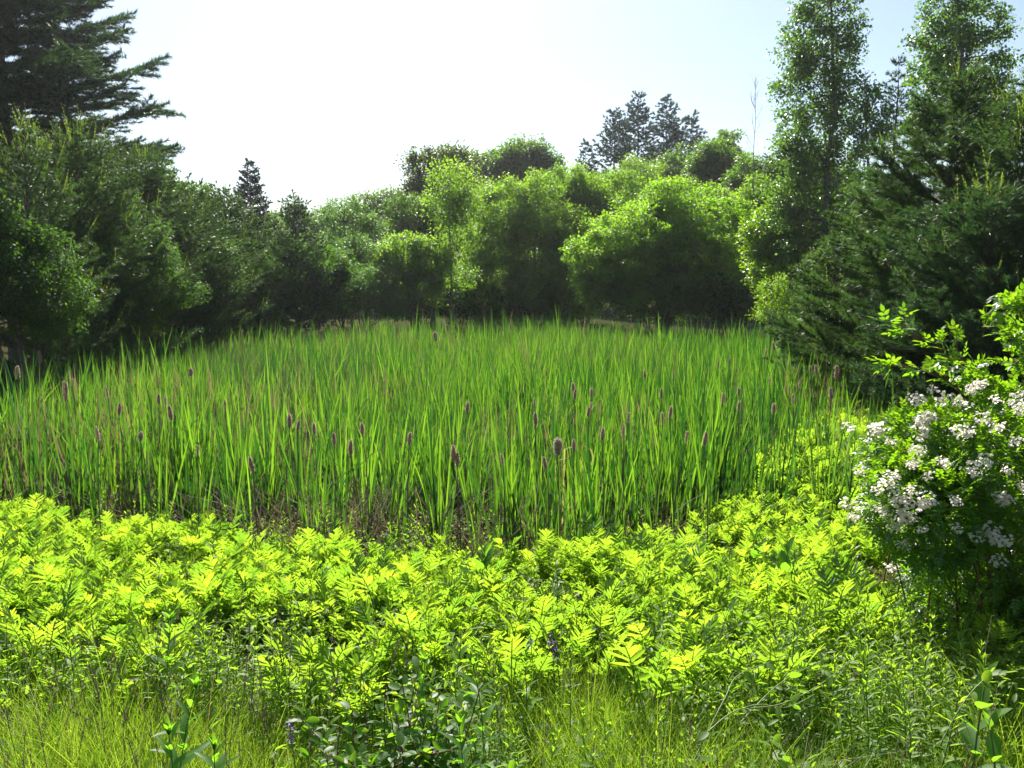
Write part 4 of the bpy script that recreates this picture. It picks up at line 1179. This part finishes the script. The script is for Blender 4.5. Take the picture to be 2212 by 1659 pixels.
broadleaf("alder_shrub", "wide alder thicket with many thin stems at the back of the marsh", "shrub", 49, 1130, [(1080, 470, 80, 75), (1150, 450, 90, 75), (1060, 560, 80, 80), (1150, 560, 100, 100), (1240, 540, 70, 90), (1020, 620, 60, 50), (1180, 620, 90, 50), (1090, 655, 110, 40), (1230, 650, 70, 45)], .085, 210, 'thicket', clump=.6, multi=9, trunk=.07, gap=-.25, n_limb=90, bark='pale_bark', group=ALD, fill=1.6)
broadleaf("alder_shrub", "tall alder behind the round bush with a bright rounded top", "shrub", 53, 1270, [(1240, 420, 80, 55), (1310, 430, 85, 55), (1280, 480, 110, 70), (1190, 430, 60, 50)], .09, 220, 'thicket', clump=.6, multi=6, trunk=.08, n_limb=60, group=ALD)
broadleaf("alder_shrub", "big round alder bush with a sunlit crown and dark shaded side", "shrub", 42, 1425, [(1400, 520, 130, 110), (1490, 510, 125, 105), (1340, 570, 105, 95), (1545, 565, 75, 100), (1440, 590, 175, 100), (1290, 600, 55, 60), (1440, 640, 190, 55)], .085, 300, 'alder', clump=.48, multi=9, trunk=.08, rag=.09, inner=.4, n_limb=50, group=ALD, lob=4)
broadleaf("alder_shrub", "bright alder crown to the right behind the big round bush", "shrub", 47, 1560, [(1520, 450, 80, 45), (1590, 455, 75, 50), (1450, 430, 60, 40), (1640, 440, 60, 50), (1560, 520, 120, 80)], .09, 240, 'thicket', clump=.5, multi=6, trunk=.08, group=ALD)
broadleaf("lime_shrub", "bright yellow green bush between the round alder and the right hand pine", "shrub", 36, 1680, [(1690, 470, 55, 55), (1650, 520, 48, 50), (1715, 500, 42, 60), (1665, 585, 55, 50), (1720, 560, 50, 60)], .085, 270, 'lime', clump=.42, multi=6, trunk=.06, group=None)
broadleaf("lime_shrub", "pale yellow willow top below the distant pine group", "shrub", 62, 1385, [(1385, 372, 38, 36), (1410, 400, 34, 30), (1365, 410, 30, 30)], .11, 130, 'lime', clump=.6, multi=5, trunk=.07, gap=-.2, leaf_w=.35)
broadleaf("leafy_shrub", "low shrub with bright leaf sprays in the shade at the back left of the marsh", "shrub", 44, 890, [(880, 545, 55, 40), (930, 560, 45, 40), (850, 590, 50, 40), (900, 610, 60, 50)], .09, 240, 'thicket', clump=.5, multi=6, trunk=.05)
broadleaf("leafy_shrub", "pale feathery shrub behind the sloping willow", "shrub", 45, 790, [(780, 560, 55, 50), (740, 570, 40, 50), (820, 600, 40, 40)], .09, 220, 'willow', clump=.5, multi=6, trunk=.05, leaf_w=.35)
for (d, p, blobs, lab) in [
    (47, 900, [(870, 640, 70, 45), (940, 640, 60, 50)], "shaded low shrub right of the sloping willow"),
    (50, 1060, [(1010, 660, 70, 45), (1090, 650, 80, 45)], "shaded low shrub under the alder thicket at the middle"),
    (50, 1200, [(1180, 670, 80, 35), (1250, 650, 60, 50)], "shaded low shrub left of the big round alder"),
    (40, 1600, [(1590, 650, 60, 55), (1650, 650, 50, 45)], "shaded low shrub right of the big round alder")]:
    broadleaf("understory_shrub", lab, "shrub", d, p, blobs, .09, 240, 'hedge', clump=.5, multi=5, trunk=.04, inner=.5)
PG = "distant pine group on the skyline"
for (p, top, hw, d, lab) in [(1262, 306, 90, 88, "lowest outermost pine at the left of the distant pine group"), (1322, 228, 120, 86, "second pine from the left in the distant pine group"),
                             (1370, 194, 115, 90, "tallest pine of the distant pine group"), (1430, 208, 135, 84, "dark broad pine right of the tallest distant one"),
                             (1482, 244, 115, 88, "rightmost pine of the distant pine group")]:
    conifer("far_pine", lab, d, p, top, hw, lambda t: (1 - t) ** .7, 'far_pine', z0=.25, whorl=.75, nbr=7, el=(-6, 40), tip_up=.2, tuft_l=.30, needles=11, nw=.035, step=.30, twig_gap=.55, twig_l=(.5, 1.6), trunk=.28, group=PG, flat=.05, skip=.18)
broadleaf("far_tree", "dark distant tree below the right of the pine group", "tree", 78, 1460, [(1450, 380, 60, 40), (1500, 360, 50, 40), (1420, 400, 50, 35)], .19, 100, 'oak', clump=.9, trunk=.22)
broadleaf("far_tree", "rounded grey green tree left of the bare dead tree", "tree", 64, 1560, [(1560, 350, 55, 48), (1525, 375, 40, 40), (1590, 390, 60, 45)], .15, 130, 'oak', clump=.8, trunk=.2)
broadleaf("far_tree", "small dark pointed tree top on the skyline left of the bare tree", "tree", 85, 1572, [(1572, 308, 22, 22), (1565, 340, 32, 30)], .2, 110, 'oak', clump=.7, trunk=.2)
broadleaf("far_tree", "leafy tree between the bare dead tree and the left poplar", "tree", 50, 1650, [(1645, 385, 50, 45), (1690, 400, 45, 50), (1610, 410, 45, 35)], .12, 170, 'oak', clump=.7, trunk=.16)
for (p0, p1, d, lab) in [(-420, 1, 70, "")]:
    pass
# wood beyond, one tree after another
FT = [(640, 500, 70, 100), (560, 520, 70, 95), (700, 530, 60, 90), (770, 520, 60, 105), (960, 480, 80, 98), (1060, 450, 80, 100), (1250, 430, 90, 100), (1340, 420, 80, 105), (1520, 420, 90, 95), (1640, 430, 90, 90), (1760, 400, 90, 80),
      (480, 540, 80, 80), (380, 520, 80, 70), (1180, 440, 80, 104)]
for i, (p, q, hw, d) in enumerate(FT):
    broadleaf("wood_tree", "deciduous tree of the wood closing the view behind the marsh thickets", "tree", d, p, [(p, q, hw, 50), (p - hw * .4, q + 40, hw * .8, 60), (p + hw * .45, q + 45, hw * .7, 55), (p, 590, hw * 1.25, 65)], .22, 75, 'oak', clump=1.0, trunk=.25, group="wood behind the marsh", inner=.5)

# bare dead tree
def bare_tree():
    d = 46; bx = x_at(1612, d); bz = float(ground_z(bx, d))
    o = thing("bare_tree", "thin leafless dead tree standing against the sky left of the poplar", "tree", (bx, d, bz))
    H = at(1610, 165, d)[2] - bz
    g = Geo()
    pts_ = curve((0, 0, -.1), (.05, 0, H), (.06, 0, 0), 14)
    pts_[1:-1, :2] += rng.normal(size=(12, 2)) * .03
    g.add(*tube(pts_, np.linspace(.05, .005, 14), 6), .5)
    tw = Geo()
    for i in range(26):
        t = rng.uniform(.42, .97); p = np.array([np.interp(t, np.linspace(0, 1, 14), pts_[:, j]) for j in range(3)])
        az = rng.uniform(0, 6.28); l = (1 - t) * 3.4 * rng.uniform(.6, 1.2) + .3
        q = p + np.array([math.cos(az) * l * .38, math.sin(az) * l * .38, l])
        c = curve(p, q, np.array([math.cos(az), math.sin(az), -.3]) * .12 * l, 6)
        tw.add(*tube(c, np.linspace(.010, .004, 6), 4), .5)
        for _ in range(3):
            j = rng.integers(2, 5); e_ = c[j] + np.array([rng.normal() * .2, rng.normal() * .2, rng.uniform(.2, .6)])
            tw.add(*tube(np.stack([c[j], e_]), np.array([.005, .003]), 3), .5)
    part("trunk", g.mesh("bare_trunk", M['dead_wood'], True), o); part("branch_work", tw.mesh("bare_branch", M['dead_wood'], True), o)
bare_tree()

# ------------------------------------------------------------------ trees on the right
POP = dict(leaf_l=.095, mat='poplar', clump=.42, trunk=.15, bark='pale_bark', gap=-.05, inner=.3, n_limb=60, leaf_w=.8, up=.3, fill=1.0)
broadleaf("poplar", "tall ragged poplar left of the gap between the two poplars", "tree", 34, 1765, [
    (1795, 20, 70, 75), (1800, -60, 50, 70), (1725, 90, 50, 70), (1830, 90, 42, 42), (1775, 140, 75, 75), (1715, 200, 45, 70), (1790, 230, 65, 75), (1745, 300, 75, 80), (1830, 280, 38, 80), (1760, 390, 80, 70), (1720, 350, 50, 60), (1735, 470, 75, 70), (1700, 430, 55, 55), (1790, 480, 60, 60)], dens=170, **POP)
broadleaf("poplar", "tall poplar with a tapering crown at the upper right", "tree", 31, 2080, [
    (2045, 0, 60, 70), (2060, -70, 40, 60), (2035, 90, 62, 60), (2110, 60, 55, 60), (2130, 120, 60, 60), (2060, 180, 90, 80), (2155, 160, 40, 45), (2000, 170, 45, 60), (2080, 270, 110, 90)], dens=170, **POP)
broadleaf("poplar_sapling", "small poplar with round glinting leaves behind the pine branch on the right", "tree", 30, 1880, [(1870, 200, 28, 45), (1885, 260, 40, 50), (1860, 310, 30, 45), (1700, 430, 0.1, 0.1)][:3], leaf_l=.09, dens=150, mat='poplar', clump=.4, trunk=.09, bark='pale_bark', gap=-.1, leaf_w=.8, up=.35)
conifer("white_pine", "dark white pine top showing between the two poplars", 40, 1910, 125, 120, open_pine, 'pine', whorl=.7, nbr=6, el=(0, 42), tip_up=.2, tuft_l=.18, needles=11, nw=.018, step=.18, twig_gap=.35, twig_l=(.4, 1.2), trunk=.22)
conifer("white_pine", "white pine half hidden behind the left poplar with flat boughs to the left", 46, 1700, 190, 125, open_pine, 'pine', z0=.2, whorl=1.1, nbr=5, el=(-4, 30), tip_up=.2, tuft_l=.19, needles=11, nw=.02, step=.19, twig_gap=.4, twig_l=(.4, 1.2), trunk=.24, flat=.03)
conifer("young_pine", "large young white pine on the right with airy sunlit upper boughs", 17.5, 2035, 150, 345, lambda t: min(1, 1.15 * (1 - t) ** .8), 'young_pine', z0=.04, whorl=.42, nbr=7, el=(-2, 48), sag=.02, tip_up=.22, tuft_l=.155, needles=17, nw=.008, step=.10, twig_gap=.19, candle=.4, trunk=.13, skip=.06)
conifer("young_pine", "young pine with upright candle shoots at the right edge", 15, 2205, 175, 330, lambda t: min(1, 1.15 * (1 - t) ** .75), 'young_pine', z0=.04, whorl=.40, nbr=7, el=(0, 52), tip_up=.28, tuft_l=.14, needles=16, nw=.008, step=.10, twig_gap=.2, candle=1.0, trunk=.12)
conifer("young_pine", "dark low pine in front of the airy one, its boughs sweeping toward the rose", 14, 2130, 430, 330, broad_cone, 'pine', z0=.03, whorl=.34, nbr=7, el=(-4, 40), tip_up=.22, tuft_l=.14, needles=17, nw=.007, step=.10, twig_gap=.19, candle=.35, trunk=.1)
conifer("young_pine", "soft grey green pine with long low boughs reaching left over the marsh edge", 22, 1890, 380, 185, lambda t: min(1, 1.1 * (1 - t) ** .6), 'soft_pine', z0=.03, whorl=.38, nbr=7, el=(-3, 40), tip_up=.22, tuft_l=.16, needles=16, nw=.010, step=.11, twig_gap=.2, trunk=.1)
conifer("young_pine", "small bushy pine low at the marsh edge under the long boughs", 21, 1795, 520, 125, broad_cone, 'soft_pine', z0=.03, whorl=.32, nbr=7, el=(-2, 45), tip_up=.2, tuft_l=.15, needles=16, nw=.010, step=.11, twig_gap=.2, trunk=.06)
broadleaf("willow_shrub", "small pale green bush at the marsh edge left of the low pine boughs", "shrub", 24, 1675, [(1680, 640, 45, 50), (1660, 685, 32, 38), (1710, 690, 45, 40)], .06, 420, 'lime', clump=.3, multi=6, trunk=.03, leaf_w=.4)
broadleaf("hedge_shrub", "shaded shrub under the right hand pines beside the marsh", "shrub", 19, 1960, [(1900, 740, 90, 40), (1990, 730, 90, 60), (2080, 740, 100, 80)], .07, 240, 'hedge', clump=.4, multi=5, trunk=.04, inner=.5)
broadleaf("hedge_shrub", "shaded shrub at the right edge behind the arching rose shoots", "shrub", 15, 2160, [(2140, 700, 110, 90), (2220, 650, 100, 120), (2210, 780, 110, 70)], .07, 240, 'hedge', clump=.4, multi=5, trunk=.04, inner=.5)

# ------------------------------------------------------------------ thin scattering air added to stand in for lens glare towards the sun
def build_glare_veil():
    x0, x1, y0, y1, z0, z1 = -260.0, 260.0, -30.0, 260.0, -6.0, 32.0
    V = np.array([[x0, y0, z0], [x1, y0, z0], [x1, y1, z0], [x0, y1, z0], [x0, y0, z1], [x1, y0, z1], [x1, y1, z1], [x0, y1, z1]])
    Fc = np.array([[0, 3, 2, 1], [4, 5, 6, 7], [0, 1, 5, 4], [1, 2, 6, 5], [2, 3, 7, 6], [3, 0, 4, 7]])
    m, nt = new_mat("glare_air")
    out = nt.nodes.new("ShaderNodeOutputMaterial")
    pv = nt.nodes.new("ShaderNodeVolumePrincipled")
    pv.inputs["Color"].default_value = (.93, .95, 1.0, 1)
    pv.inputs["Density"].default_value = .00024
    pv.inputs["Anisotropy"].default_value = .55
    nt.links.new(pv.outputs[0], out.inputs["Volume"])
    o = bpy.data.objects.new("haze", Geo().add(V, Fc).mesh("haze", m))
    COL.objects.link(o)
    o['kind'] = 'stuff'; o['label'] = "thin scattering air over the marsh added to imitate lens glare near the sun"; o['category'] = "haze"
build_glare_veil()
